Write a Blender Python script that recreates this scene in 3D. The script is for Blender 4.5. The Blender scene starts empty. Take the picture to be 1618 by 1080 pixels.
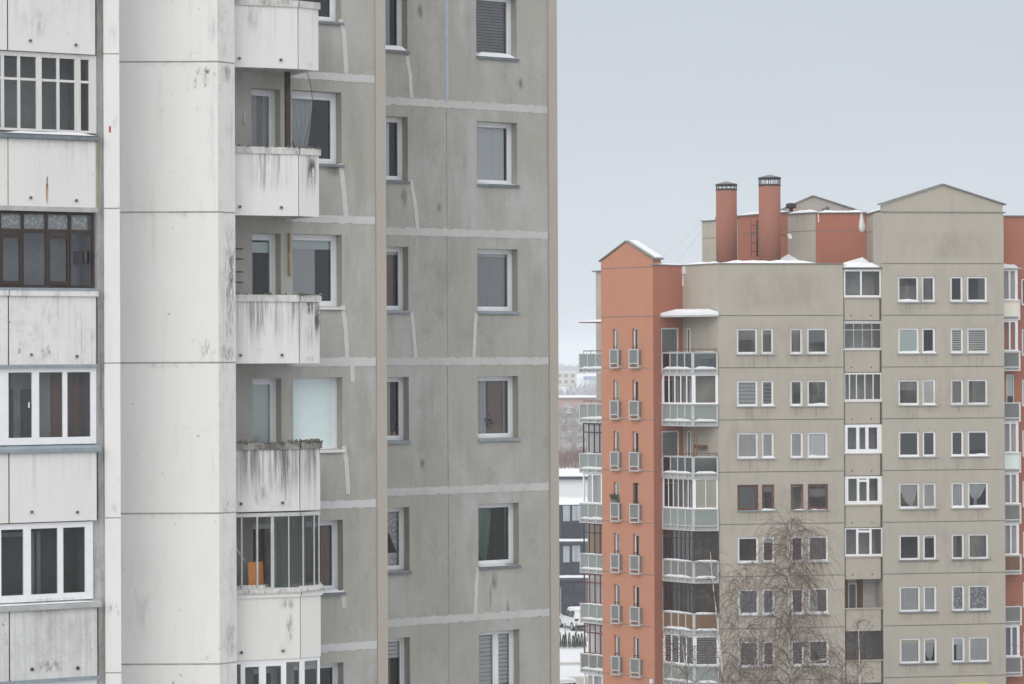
import bpy, math, random
from mathutils import Vector, Matrix, noise

random.seed(7)
scene = bpy.context.scene
COL = scene.collection
R = math.radians

# ---------------------------------------------------------------- camera
FPX = 4200.0            # focal length in photo pixels (photo 1618 x 1080)
W, H = 1618.0, 1080.0
HORIZON = 568.0
CAM = Vector((0.0, 0.0, 21.0))
cam_data = bpy.data.cameras.new("camera")
cam = bpy.data.objects.new("camera", cam_data)
COL.objects.link(cam)
cam_data.sensor_fit = 'HORIZONTAL'
cam_data.sensor_width = 36.0
cam_data.lens = FPX / W * 36.0
cam_data.clip_start = 0.5
cam_data.clip_end = 6000.0
PITCH = math.atan((HORIZON - H / 2) / FPX)
CAM_M = Matrix.Translation(CAM) @ Matrix.Rotation(math.pi / 2 + PITCH, 4, 'X') @ Matrix.Rotation(R(-0.25), 4, 'Z')
cam.matrix_world = CAM_M
scene.camera = cam

# ---------------------------------------------------------------- sky, sun, exposure
SUN_ELEV, SUN_AZ = R(24), R(205)          # behind the camera, a little to the left
world = bpy.data.worlds.new("World")
scene.world = world
world.use_nodes = True
wn, wl = world.node_tree.nodes, world.node_tree.links
wn.clear()
w_out = wn.new('ShaderNodeOutputWorld')
w_bg = wn.new('ShaderNodeBackground')
w_bg.inputs['Strength'].default_value = 0.1
w_sky = wn.new('ShaderNodeTexSky')
w_sky.sky_type = 'NISHITA'
w_sky.sun_disc = False
w_sky.sun_elevation = SUN_ELEV
w_sky.sun_rotation = SUN_AZ
w_sky.dust_density = 6.0
w_sky.air_density = 1.5
w_tc = wn.new('ShaderNodeTexCoord')
w_sep = wn.new('ShaderNodeSeparateXYZ')
wl.new(w_tc.outputs['Generated'], w_sep.inputs[0])
w_ramp = wn.new('ShaderNodeValToRGB')      # even cloud deck: colour by height above the horizon
cr = w_ramp.color_ramp
cr.elements[0].position = 0.0
cr.elements[0].color = (0.69, 0.745, 0.81, 1)
cr.elements[1].position = 1.0
cr.elements[1].color = (1.35, 1.36, 1.38, 1)
e = cr.elements.new(0.05); e.color = (0.685, 0.745, 0.81, 1)
e = cr.elements.new(0.13); e.color = (0.605, 0.66, 0.735, 1)
e = cr.elements.new(0.40); e.color = (0.98, 1.00, 1.03, 1)
wl.new(w_sep.outputs['Z'], w_ramp.inputs['Fac'])
w_n = wn.new('ShaderNodeTexNoise')
w_n.inputs['Scale'].default_value = 5.0
w_n.inputs['Detail'].default_value = 4.0
w_map = wn.new('ShaderNodeMapping')
w_map.inputs['Scale'].default_value = (1, 1, 3)
wl.new(w_tc.outputs['Generated'], w_map.inputs['Vector'])
wl.new(w_map.outputs[0], w_n.inputs['Vector'])
w_mr = wn.new('ShaderNodeMapRange')
w_mr.inputs['To Min'].default_value = 9.5
w_mr.inputs['To Max'].default_value = 10.5
wl.new(w_n.outputs['Fac'], w_mr.inputs['Value'])
w_mul = wn.new('ShaderNodeVectorMath'); w_mul.operation = 'SCALE'
wl.new(w_ramp.outputs['Color'], w_mul.inputs[0])
wl.new(w_mr.outputs[0], w_mul.inputs['Scale'])
w_mix = wn.new('ShaderNodeMix'); w_mix.data_type = 'RGBA'
w_mix.inputs['Factor'].default_value = 0.04
wl.new(w_mul.outputs[0], w_mix.inputs['A'])
wl.new(w_sky.outputs[0], w_mix.inputs['B'])
wl.new(w_mix.outputs['Result'], w_bg.inputs['Color'])
wl.new(w_bg.outputs[0], w_out.inputs['Surface'])

sun_data = bpy.data.lights.new("sun", 'SUN')
sun_data.energy = 1.15
sun_data.angle = R(50)
sun_data.color = (1.0, 0.96, 0.90)
sun = bpy.data.objects.new("sun", sun_data)
COL.objects.link(sun)
SUN_DIR = Vector((math.sin(SUN_AZ) * math.cos(SUN_ELEV), math.cos(SUN_AZ) * math.cos(SUN_ELEV), math.sin(SUN_ELEV)))
sun.rotation_euler = (-SUN_DIR).to_track_quat('-Z', 'Y').to_euler()
sun.location = (0, -20, 80)

scene.view_settings.view_transform = 'Standard'
scene.view_settings.look = 'None'
scene.view_settings.exposure = 0.0
scene.view_settings.gamma = 1.0
scene.view_settings.use_curve_mapping = False
scene.render.engine = 'CYCLES'
scene.cycles.max_bounces = 6
scene.cycles.diffuse_bounces = 4
scene.cycles.glossy_bounces = 3
scene.cycles.transmission_bounces = 4
scene.cycles.transparent_max_bounces = 10
scene.cycles.volume_bounces = 1
scene.cycles.caustics_reflective = False
scene.cycles.caustics_refractive = False
scene.cycles.use_denoising = True

# ---------------------------------------------------------------- pixel -> world
def ray(x, y):
    d = Vector(((x - W / 2) / FPX, -(y - H / 2) / FPX, -1.0))
    return (CAM_M.to_3x3() @ d)

def at(x, y, depth):
    """World point seen at photo pixel (x, y), at forward distance depth."""
    d = ray(x, y)
    return CAM + d * (depth / d.y)

class Facade:
    """Vertical plane: u runs along it to the right, d outwards to the viewer, z up."""
    def __init__(self, p, q):
        self.o = Vector((p[0], p[1], 0))
        t = Vector((q[0] - p[0], q[1] - p[1], 0))
        self.len = t.length
        self.t = t.normalized()
        self.n = Vector((self.t.y, -self.t.x, 0))
    def uz(self, x, y, d=0.0):
        r = ray(x, y)
        o = self.o + self.n * d
        k = (o - CAM).dot(self.n) / r.dot(self.n)
        p = CAM + r * k
        return (p - self.o).dot(self.t), p.z
    def u(self, x, y=700, d=0.0):
        return self.uz(x, y, d)[0]
    def z(self, x, y, d=0.0):
        return self.uz(x, y, d)[1]
    def rect(self, x0, y0, x1, y1, d=0.0):
        xm, ym = (x0 + x1) / 2, (y0 + y1) / 2
        return (self.u(x0, ym, d), self.u(x1, ym, d), self.z(xm, y1, d), self.z(xm, y0, d))
    def p(self, u, d, z):
        v = self.o + self.t * u + self.n * d
        return Vector((v.x, v.y, z))

# ---------------------------------------------------------------- mesh builder
class MB:
    def __init__(self):
        self.v, self.f, self.m, self.s = [], [], [], []
    def face(self, pts, m=0, smooth=False):
        b = len(self.v)
        self.v.extend([Vector(p) for p in pts])
        self.f.append(tuple(range(b, b + len(pts))))
        self.m.append(m); self.s.append(smooth)
    def hexa(self, a, b, m=0):
        """a: four bottom points (counter-clockwise from above), b: four top points."""
        a = [Vector(x) for x in a]; b = [Vector(x) for x in b]
        base = len(self.v)
        self.v.extend(a + b)
        for q in ((3, 2, 1, 0), (4, 5, 6, 7), (0, 1, 5, 4), (1, 2, 6, 5), (2, 3, 7, 6), (3, 0, 4, 7)):
            self.f.append(tuple(base + i for i in q)); self.m.append(m); self.s.append(False)
    def box(self, F, u0, u1, d0, d1, z0, z1, m=0):
        """d0 outer (towards viewer) .. d1 inner."""
        if d0 < d1: d0, d1 = d1, d0
        if u0 > u1: u0, u1 = u1, u0
        if z0 > z1: z0, z1 = z1, z0
        a = [F.p(u0, d0, z0), F.p(u1, d0, z0), F.p(u1, d1, z0), F.p(u0, d1, z0)]
        b = [F.p(u0, d0, z1), F.p(u1, d0, z1), F.p(u1, d1, z1), F.p(u0, d1, z1)]
        self.hexa(a, b, m)
    def prism(self, poly, z0, z1, m=0, ztop=None):
        """poly: plan points counter-clockwise from above."""
        n = len(poly)
        zt = ztop if ztop else [z1] * n
        base = len(self.v)
        self.v.extend([Vector((p[0], p[1], z0)) for p in poly])
        self.v.extend([Vector((p[0], p[1], zt[i])) for i, p in enumerate(poly)])
        self.f.append(tuple(base + i for i in reversed(range(n))))
        self.f.append(tuple(base + n + i for i in range(n)))
        for i in range(n):
            j = (i + 1) % n
            self.f.append((base + i, base + j, base + n + j, base + n + i))
        self.m.extend([m] * (n + 2)); self.s.extend([False] * (n + 2))
    def tube(self, pts, radii, sides=6, m=0, cap=True):
        pts = [Vector(p) for p in pts]
        n = len(pts)
        if not hasattr(radii, '__len__'): radii = [radii] * n
        base = len(self.v)
        up = Vector((0.31, 0.17, 0.93))
        for i, p in enumerate(pts):
            t = (pts[min(i + 1, n - 1)] - pts[max(i - 1, 0)])
            if t.length < 1e-9: t = Vector((0, 0, 1))
            t.normalize()
            a = t.cross(up)
            if a.length < 1e-3: a = t.cross(Vector((1, 0, 0)))
            a.normalize(); b = t.cross(a)
            for k in range(sides):
                w = 2 * math.pi * k / sides
                self.v.append(p + (a * math.cos(w) + b * math.sin(w)) * radii[i])
        for i in range(n - 1):
            for k in range(sides):
                k2 = (k + 1) % sides
                self.f.append((base + i * sides + k, base + i * sides + k2, base + (i + 1) * sides + k2, base + (i + 1) * sides + k))
                self.m.append(m); self.s.append(sides > 4)
        if cap:
            self.f.append(tuple(base + k for k in reversed(range(sides))))
            self.f.append(tuple(base + (n - 1) * sides + k for k in range(sides)))
            self.m.extend([m, m]); self.s.extend([False, False])
    def build(self, name, mats, parent=None):
        if not isinstance(mats, (list, tuple)): mats = [mats]
        if not self.v: return None
        lo = Vector((min(v.x for v in self.v), min(v.y for v in self.v), min(v.z for v in self.v)))
        hi = Vector((max(v.x for v in self.v), max(v.y for v in self.v), max(v.z for v in self.v)))
        org = Vector(((lo.x + hi.x) / 2, (lo.y + hi.y) / 2, lo.z))
        me = bpy.data.meshes.new(name)
        me.from_pydata([tuple(v - org) for v in self.v], [], self.f)
        me.polygons.foreach_set('material_index', self.m)
        me.polygons.foreach_set('use_smooth', self.s)
        for mt in mats: me.materials.append(mt)
        me.update()
        o = bpy.data.objects.new(name, me)
        COL.objects.link(o)
        if parent is not None:
            o.parent = parent
            o['wx'], o['wy'], o['wz'] = org.x, org.y, org.z
            o.location = org - wpos(parent)
        else:
            o.location = org
        return o

def wpos(o):
    p = Vector(o.location)
    while o.parent is not None:
        o = o.parent
        p += Vector(o.location)
    return p

def thing(name, loc, label, cat, group=None):
    o = bpy.data.objects.new(name, None)
    COL.objects.link(o)
    o.location = loc
    o.empty_display_size = 0.5
    o['label'] = label; o['category'] = cat
    if group: o['group'] = group
    return o

def tag(o, label=None, cat=None, group=None, kind=None):
    if label: o['label'] = label
    if cat: o['category'] = cat
    if group: o['group'] = group
    if kind: o['kind'] = kind
    return o

def copy_tree(o, parent=None):
    c = o.copy(); COL.objects.link(c)
    if parent is not None: c.parent = parent
    for ch in list(o.children): copy_tree(ch, c)
    return c

# ---------------------------------------------------------------- materials
def new_mat(name):
    m = bpy.data.materials.new(name); m.use_nodes = True
    nt = m.node_tree; nt.nodes.clear()
    out = nt.nodes.new('ShaderNodeOutputMaterial')
    b = nt.nodes.new('ShaderNodeBsdfPrincipled')
    nt.links.new(b.outputs[0], out.inputs['Surface'])
    return m, nt, b, out

def _noise(nt, scale, detail=5, rough=0.6, vec=None, map_scale=None, seed=0.0, coord='pos'):
    n = nt.nodes.new('ShaderNodeTexNoise')
    n.inputs['Scale'].default_value = scale
    n.inputs['Detail'].default_value = detail
    n.inputs['Roughness'].default_value = rough
    if coord == 'pos':
        g = nt.nodes.new('ShaderNodeNewGeometry').outputs['Position']
    else:
        g = nt.nodes.new('ShaderNodeTexCoord').outputs[coord]
    mp = nt.nodes.new('ShaderNodeMapping')
    mp.inputs['Scale'].default_value = map_scale or (1, 1, 1)
    mp.inputs['Location'].default_value = (seed, seed * 0.7, seed * 1.3)
    nt.links.new(g, mp.inputs['Vector'])
    nt.links.new(mp.outputs[0], n.inputs['Vector'])
    return n.outputs['Fac']

def _range(nt, val, lo, hi, a=0.0, b=1.0):
    m = nt.nodes.new('ShaderNodeMapRange')
    m.interpolation_type = 'SMOOTHSTEP'
    m.inputs['From Min'].default_value = lo; m.inputs['From Max'].default_value = hi
    m.inputs['To Min'].default_value = a; m.inputs['To Max'].default_value = b
    nt.links.new(val, m.inputs['Value'])
    return m.outputs[0]

def _math(nt, op, a, b):
    m = nt.nodes.new('ShaderNodeMath'); m.operation = op; m.use_clamp = False
    for i, x in enumerate((a, b)):
        if isinstance(x, (int, float)): m.inputs[i].default_value = x
        else: nt.links.new(x, m.inputs[i])
    return m.outputs[0]

def _mix(nt, fac, a, b, blend='MIX'):
    m = nt.nodes.new('ShaderNodeMix'); m.data_type = 'RGBA'; m.blend_type = blend
    for key, x in (('Factor', fac), ('A', a), ('B', b)):
        if isinstance(x, (int, float)): m.inputs[key].default_value = x
        elif isinstance(x, tuple): m.inputs[key].default_value = (*x, 1) if len(x) == 3 else x
        else: nt.links.new(x, m.inputs[key])
    return m.outputs['Result']

def plain(name, col, rough=0.6, spec=0.3, var=0.08, scale=6.0, metal=0.0):
    """Paint, metal or plaster with a little mottling."""
    m, nt, b, out = new_mat(name)
    f = _noise(nt, scale, 4)
    c = _mix(nt, _range(nt, f, 0.3, 0.7), tuple(x * (1 - var) for x in col), tuple(min(1, x * (1 + var)) for x in col))
    nt.links.new(c, b.inputs['Base Color'])
    b.inputs['Roughness'].default_value = rough
    b.inputs['Specular IOR Level'].default_value = spec
    b.inputs['Metallic'].default_value = metal
    return m

def stained(name, base, dirt=(0.10, 0.10, 0.095), streak=0.0, streak_lo=0.52, streak_hi=0.72, top=False, blotch=0.0,
            blotch_lo=0.58, blotch_hi=0.75, light=0.0, light_col=None, grain=0.10, specks=0.0, tint=None, seed=0.0,
            bump=0.15, wide=5.0, rough=0.85, fray=0.0, moss=0.0):
    m, nt, b, out = new_mat(name)
    g1 = _noise(nt, 22.0, 6, 0.7, seed=seed)
    c = _mix(nt, _range(nt, g1, 0.25, 0.75), tuple(x * (1 - grain) for x in base), tuple(min(1, x * (1 + grain)) for x in base))
    g2 = _noise(nt, 0.55, 5, 0.6, seed=seed + 3)
    c = _mix(nt, _range(nt, g2, 0.3, 0.72, 0.0, 0.55), c, tuple(x * f for x, f in zip(base, tint or (0.93, 0.93, 0.92))))
    if light:
        l = _noise(nt, 0.42, 6, 0.62, map_scale=(1, 1, 0.75), seed=seed + 11)
        l2 = _noise(nt, 2.2, 5, 0.6, map_scale=(1, 1, 0.4), seed=seed + 13)
        lf = _math(nt, 'MULTIPLY', _range(nt, l, 0.46, 0.62), _range(nt, l2, 0.25, 0.7))
        c = _mix(nt, _math(nt, 'MULTIPLY', lf, light), c, light_col)
    if streak:
        s = _noise(nt, 1.0, 6, 0.68, map_scale=(wide, wide, 0.33), seed=seed + 5)
        s2 = _noise(nt, 1.0, 4, 0.6, map_scale=(wide * 3.3, wide * 3.3, 0.5), seed=seed + 6)
        sf = _range(nt, _math(nt, 'ADD', _math(nt, 'MULTIPLY', s, 0.62), _math(nt, 'MULTIPLY', s2, 0.38)), streak_lo, streak_hi)
        sf = _math(nt, 'MULTIPLY', sf, streak)
        if top:
            gz = nt.nodes.new('ShaderNodeTexCoord').outputs['Generated']
            sp = nt.nodes.new('ShaderNodeSeparateXYZ'); nt.links.new(gz, sp.inputs[0])
            sf = _math(nt, 'MULTIPLY', sf, _range(nt, sp.outputs['Z'], 0.05, 1.0, 0.12, 1.0))
        c = _mix(nt, sf, c, dirt)
    if blotch:
        h = _noise(nt, 1.1, 8, 0.7, seed=seed + 8)
        c = _mix(nt, _math(nt, 'MULTIPLY', _range(nt, h, blotch_lo, blotch_hi), blotch), c, dirt)
    if fray:
        q = _noise(nt, 6.0, 8, 0.75, map_scale=(1, 1, 0.5), seed=seed + 17)
        c = _mix(nt, _math(nt, 'MULTIPLY', _range(nt, q, 0.50, 0.66), fray), c, dirt)
    if moss:
        q = _noise(nt, 3.0, 7, 0.7, seed=seed + 19)
        c = _mix(nt, _math(nt, 'MULTIPLY', _range(nt, q, 0.5, 0.62), moss), c, (0.09, 0.095, 0.055))
    if specks:
        q = _noise(nt, 9.0, 2, 0.5, seed=seed + 9)
        c = _mix(nt, _math(nt, 'MULTIPLY', _range(nt, q, 0.735, 0.80), specks), c, dirt)
    nt.links.new(c, b.inputs['Base Color'])
    b.inputs['Roughness'].default_value = rough
    b.inputs['Specular IOR Level'].default_value = 0.2
    if bump:
        bp = nt.nodes.new('ShaderNodeBump')
        bp.inputs['Strength'].default_value = bump
        bp.inputs['Distance'].default_value = 0.02
        nt.links.new(g1, bp.inputs['Height'])
        nt.links.new(bp.outputs[0], b.inputs['Normal'])
    return m

def glass(name, tint=(0.96, 0.975, 0.975), refl=1.0):
    m = bpy.data.materials.new(name); m.use_nodes = True
    nt = m.node_tree; nt.nodes.clear()
    out = nt.nodes.new('ShaderNodeOutputMaterial')
    tr = nt.nodes.new('ShaderNodeBsdfTransparent'); tr.inputs[0].default_value = (*tint, 1)
    gl = nt.nodes.new('ShaderNodeBsdfGlossy'); gl.inputs['Roughness'].default_value = 0.03
    gl.inputs['Color'].default_value = (0.93, 0.96, 1.0, 1)
    fr = nt.nodes.new('ShaderNodeFresnel'); fr.inputs['IOR'].default_value = 1.5
    k = _math(nt, 'MULTIPLY', fr.outputs[0], refl)
    mx = nt.nodes.new('ShaderNodeMixShader')
    nt.links.new(k, mx.inputs[0]); nt.links.new(tr.outputs[0], mx.inputs[1]); nt.links.new(gl.outputs[0], mx.inputs[2])
    nt.links.new(mx.outputs[0], out.inputs['Surface'])
    return m

def fabric(name, col, trans=0.35, alpha=1.0, lace=None):
    """Curtain cloth: thin, lets some light through; lace has a pattern of holes."""
    m = bpy.data.materials.new(name); m.use_nodes = True
    nt = m.node_tree; nt.nodes.clear()
    out = nt.nodes.new('ShaderNodeOutputMaterial')
    df = nt.nodes.new('ShaderNodeBsdfDiffuse'); df.inputs[0].default_value = (*col, 1)
    tl = nt.nodes.new('ShaderNodeBsdfTranslucent'); tl.inputs[0].default_value = (*col, 1)
    mx = nt.nodes.new('ShaderNodeMixShader'); mx.inputs[0].default_value = trans
    nt.links.new(df.outputs[0], mx.inputs[1]); nt.links.new(tl.outputs[0], mx.inputs[2])
    sh = mx.outputs[0]
    if alpha < 1 or lace:
        tp = nt.nodes.new('ShaderNodeBsdfTransparent')
        m2 = nt.nodes.new('ShaderNodeMixShader')
        if lace:
            n = nt.nodes.new('ShaderNodeTexVoronoi')
            n.inputs['Scale'].default_value = lace
            g = nt.nodes.new('ShaderNodeNewGeometry')
            nt.links.new(g.outputs['Position'], n.inputs['Vector'])
            nt.links.new(_range(nt, n.outputs['Distance'], 0.25, 0.6, 0.97, alpha), m2.inputs[0])
        else:
            m2.inputs[0].default_value = alpha
        nt.links.new(tp.outputs[0], m2.inputs[1]); nt.links.new(sh, m2.inputs[2])
        sh = m2.outputs[0]
    nt.links.new(sh, out.inputs['Surface'])
    return m

M = {}
M['white_concrete'] = stained('white_concrete', (0.795, 0.79, 0.772), dirt=(0.30, 0.30, 0.29), streak=0.22, streak_lo=0.50, streak_hi=0.75,
                              blotch=0.30, blotch_lo=0.60, blotch_hi=0.80, specks=0.75, tint=(0.965, 0.955, 0.93), grain=0.03, bump=0.08, wide=2.5)
M['white_worn'] = stained('white_worn_concrete', (0.78, 0.78, 0.765), dirt=(0.27, 0.27, 0.265), streak=0.55, streak_lo=0.48, streak_hi=0.68,
                          blotch=0.55, blotch_lo=0.54, blotch_hi=0.74, specks=0.7, grain=0.05, seed=4, fray=0.25)
M['white_edge'] = stained('white_chipped_edge', (0.765, 0.76, 0.74), dirt=(0.24, 0.235, 0.22), streak=0.35, blotch=0.35, specks=0.8,
                          grain=0.04, seed=9, fray=0.18)
M['fin'] = stained('white_fin_concrete', (0.79, 0.79, 0.78), dirt=(0.33, 0.33, 0.32), streak=0.18, blotch=0.45, blotch_lo=0.62, blotch_hi=0.8, specks=0.6, grain=0.03, seed=2, bump=0.08)
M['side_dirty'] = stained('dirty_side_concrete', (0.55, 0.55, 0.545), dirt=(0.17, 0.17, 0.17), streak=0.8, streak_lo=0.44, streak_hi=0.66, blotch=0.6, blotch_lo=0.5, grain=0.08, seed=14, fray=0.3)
M['balcony_light'] = stained('balcony_panel_light', (0.77, 0.77, 0.755), dirt=(0.30, 0.30, 0.295), streak=0.45, streak_lo=0.48, streak_hi=0.70, top=True, blotch=0.22, specks=0.5, grain=0.03, seed=21, wide=5)
M['balcony_streak'] = stained('balcony_panel_streaked', (0.76, 0.76, 0.745), dirt=(0.17, 0.17, 0.165), streak=0.85, streak_lo=0.44, streak_hi=0.64, top=True, blotch=0.35, specks=0.7, grain=0.04, seed=27, wide=6)
M['balcony_black'] = stained('balcony_panel_blackened', (0.74, 0.74, 0.73), dirt=(0.10, 0.10, 0.098), streak=0.95, streak_lo=0.40, streak_hi=0.62, top=True, blotch=0.5, blotch_lo=0.54, specks=0.8, grain=0.05, seed=33, wide=6)
M['balcony_cream'] = stained('balcony_panel_cream', (0.765, 0.76, 0.735), dirt=(0.42, 0.40, 0.34), streak=0.4, top=True, blotch=0.12, specks=0.4, grain=0.03, seed=39, wide=5)
M['balcony_grime'] = stained('loggia_panel_grimy', (0.70, 0.705, 0.70), dirt=(0.34, 0.34, 0.335), streak=0.42, streak_lo=0.42, streak_hi=0.66, blotch=0.55, blotch_lo=0.48, blotch_hi=0.74, grain=0.10, seed=41, specks=0.5)
M['moss_cap'] = stained('mossy_cap', (0.36, 0.36, 0.335), dirt=(0.08, 0.08, 0.072), streak=0.7, streak_lo=0.42, blotch=0.8, blotch_lo=0.42, blotch_hi=0.62, fray=0.9, moss=0.8, grain=0.1, seed=45, bump=0.6)
M['moss_dark'] = stained('dark_moss', (0.16, 0.16, 0.13), dirt=(0.05, 0.055, 0.035), blotch=.9, blotch_lo=.42, grain=.3, seed=46, bump=0)
M['dirty_cap'] = stained('dirty_cap', (0.68, 0.68, 0.66), dirt=(0.13, 0.13, 0.12), streak=0.6, streak_lo=0.44, blotch=0.6, blotch_lo=0.48, fray=0.5, grain=0.06, seed=47)
M['grey_concrete'] = stained('grey_concrete', (0.435, 0.423, 0.388), dirt=(0.19, 0.185, 0.165), streak=0.35, streak_lo=0.46, streak_hi=0.72, blotch=0.35, blotch_lo=0.52, blotch_hi=0.75,
                             light=0.9, light_col=(0.50, 0.505, 0.495), grain=0.09, tint=(0.84, 0.835, 0.81), seed=51, wide=1.8, specks=0.35)
M['sealant'] = stained('pale_sealant', (0.62, 0.62, 0.615), dirt=(0.46, 0.46, 0.44), blotch=0.5, blotch_lo=0.45, grain=0.07, seed=55, bump=0.3, fray=0.25)
M['sealant_old'] = stained('old_sealant', (0.58, 0.58, 0.57), dirt=(0.44, 0.435, 0.41), blotch=0.5, blotch_lo=0.42, grain=0.07, seed=57, bump=0.3, fray=0.35)
M['blue_paint'] = plain('pale_blue_paint', (0.42, 0.48, 0.55), 0.7)
M['beige_trim'] = stained('beige_trim', (0.46, 0.425, 0.375), dirt=(0.28, 0.26, 0.22), streak=0.25, grain=0.05, seed=60, tint=(0.93, 0.94, 0.94))
M['joint_col'] = stained('column_joint', (0.46, 0.455, 0.435), dirt=(0.20, 0.20, 0.19), blotch=.8, blotch_lo=.4, grain=.2, seed=61)
M['joint_dark'] = plain('dark_joint', (0.09, 0.088, 0.082), 0.9, var=0.3, scale=12)
M['joint_mid'] = plain('mid_joint', (0.22, 0.215, 0.20), 0.9, var=0.25, scale=12)
M['crack_line'] = plain('hairline_crack', (0.24, 0.235, 0.215), 0.9, var=0.3)
M['foam'] = plain('yellow_foam', (0.55, 0.46, 0.25), 0.9, var=0.2)
M['rust'] = plain('rust', (0.16, 0.085, 0.055), 0.85, var=0.35, scale=9)
M['pvc'] = plain('white_pvc', (0.84, 0.85, 0.875), 0.35, 0.5, var=0.03)
M['pvc_warm'] = plain('white_painted_wood', (0.70, 0.70, 0.68), 0.55, 0.4, var=0.08)
M['old_white_wood'] = stained('old_white_wood', (0.70, 0.70, 0.685), dirt=(0.25, 0.24, 0.22), streak=0.6, blotch=0.4, grain=0.07, seed=65, wide=9)
M['brown_wood'] = stained('dark_brown_wood', (0.055, 0.042, 0.036), dirt=(0.02, 0.016, 0.014), streak=0.5, grain=0.25, seed=66, rough=0.6)
M['red_wood'] = stained('red_brown_wood', (0.17, 0.062, 0.045), dirt=(0.07, 0.03, 0.025), streak=0.4, grain=0.2, seed=67, rough=0.6)
M['black_metal'] = plain('black_metal', (0.035, 0.036, 0.038), 0.5, 0.4, var=0.2)
M['slate_metal'] = plain('slate_sill_metal', (0.17, 0.20, 0.215), 0.4, 0.5, var=0.15)
M['blue_metal'] = plain('blue_grey_sill_metal', (0.27, 0.32, 0.36), 0.4, 0.5, var=0.12)
M['zinc'] = plain('zinc_metal', (0.42, 0.43, 0.43), 0.45, 0.5, var=0.12)
M['alu'] = plain('grey_aluminium', (0.50, 0.505, 0.50), 0.45, 0.5, var=0.1)
M['snow'] = plain('snow', (0.78, 0.79, 0.81), 0.8, 0.2, var=0.02, scale=3)
M['glass'] = glass('window_glass', refl=1.35)
M['glass_near'] = glass('double_glazing', (0.96, 0.975, 0.975), refl=1.9)
M['glass_grey'] = glass('grey_glass', (0.50, 0.54, 0.55), refl=2.2)
M['glass_green'] = glass('green_tinted_glass', (0.62, 0.70, 0.68), refl=2.0)
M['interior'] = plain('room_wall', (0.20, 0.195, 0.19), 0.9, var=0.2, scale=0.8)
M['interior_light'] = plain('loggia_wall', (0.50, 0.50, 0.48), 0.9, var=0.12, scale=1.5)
M['sheer'] = fabric('sheer_curtain', (0.90, 0.91, 0.93), 0.1, 0.8)
M['curtain'] = fabric('white_curtain', (0.95, 0.96, 0.97), 0.0)
M['curtain_grey'] = fabric('grey_curtain', (0.66, 0.66, 0.68), 0.08, 0.9)
M['lace'] = fabric('lace_curtain', (0.92, 0.93, 0.94), 0.1, 0.62, lace=16.0)
M['lace_fine'] = fabric('patterned_lace_curtain', (0.80, 0.83, 0.88), 0.2, 0.5, lace=7.0)
M['lace_far'] = fabric('fine_lace_curtain', (0.80, 0.82, 0.84), 0.2, 0.35, lace=5.0)
M['drape_green'] = fabric('green_drape', (0.26, 0.42, 0.33), 0.1)
M['drape_blue'] = fabric('blue_drape', (0.36, 0.41, 0.54), 0.25)
M['drape_brown'] = fabric('brown_drape', (0.32, 0.22, 0.16), 0.1)
M['blind_pale'] = fabric('pale_green_blind', (0.80, 0.90, 0.89), 0.0)
M['blind_white'] = fabric('white_blind', (0.88, 0.89, 0.88), 0.0)
M['blind_cream'] = fabric('cream_blind', (0.84, 0.81, 0.69), 0.0)
M['pale_panel'] = plain('pale_window_film', (0.74, 0.87, 0.88), 0.25, 0.5, var=0.02)
M['shutter'] = plain('grey_roller_shutter', (0.34, 0.325, 0.33), 0.6, var=0.12, scale=3)
M['slat_dark'] = plain('dark_blind_slat', (0.13, 0.135, 0.14), 0.5, var=0.1)
M['curtain_dim'] = fabric('dim_curtain', (0.27, 0.275, 0.28), 0.15, 0.9)
M['roller_dim'] = fabric('dim_roller', (0.26, 0.265, 0.27), 0.0)
M['slat_grey'] = plain('grey_blind_slat', (0.40, 0.42, 0.44), 0.5, var=0.1)
M['ply'] = stained('orange_board', (0.68, 0.29, 0.11), dirt=(0.34, 0.13, 0.05), streak=0.5, blotch=0.5, blotch_lo=0.5, grain=0.15, seed=71)
M['post_brown'] = plain('brown_post', (0.075, 0.052, 0.045), .8, var=.3)
M['batten'] = plain('weathered_batten', (0.36, 0.27, 0.17), .85, var=.3)
M['wood_clad'] = stained('brown_board_cladding', (0.22, 0.135, 0.08), dirt=(0.09, 0.055, 0.035), streak=0.8, streak_lo=0.44, grain=0.2, seed=73, wide=4)
M['beige'] = stained('beige_plaster', (0.45, 0.415, 0.355), dirt=(0.27, 0.255, 0.22), streak=0.42, streak_lo=0.46, streak_hi=0.75, blotch=0.2, grain=0.06, tint=(0.93, 0.93, 0.92), seed=81, wide=0.9, bump=0.05)
M['orange'] = stained('orange_plaster', (0.50, 0.235, 0.152), dirt=(0.38, 0.165, 0.11), streak=0.3, streak_lo=0.46, streak_hi=0.72, blotch=0.25, blotch_lo=0.56, grain=0.05, tint=(0.94, 0.93, 0.91), seed=85, wide=0.9, bump=0.05)
M['brick_red_or_shaded_orange'] = stained('brick_red_or_shaded_orange_plaster', (0.42, 0.165, 0.11), dirt=(0.26, 0.105, 0.08), streak=0.3, blotch=0.2, grain=0.07, tint=(0.94, 0.93, 0.92), seed=88, wide=0.9, bump=0.05)  # red walls; also the orange tower's side, with shade in the colour
M['chimney_red'] = stained('chimney_brick', (0.345, 0.15, 0.108), dirt=(0.26, 0.12, 0.09), streak=0.3, blotch=0.25, grain=0.09, seed=89, wide=0.8)
M['roof_grey'] = plain('roof_flashing', (0.20, 0.20, 0.19), 0.6, var=0.15)
M['patched'] = stained('patched_brick_gable', (0.42, 0.39, 0.36), dirt=(0.38, 0.25, 0.21), blotch=0.8, blotch_lo=0.52, blotch_hi=0.62, grain=0.1, seed=91)
M['frost'] = fabric('frosted_panel', (0.40, 0.46, 0.44), 0.35)
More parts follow.
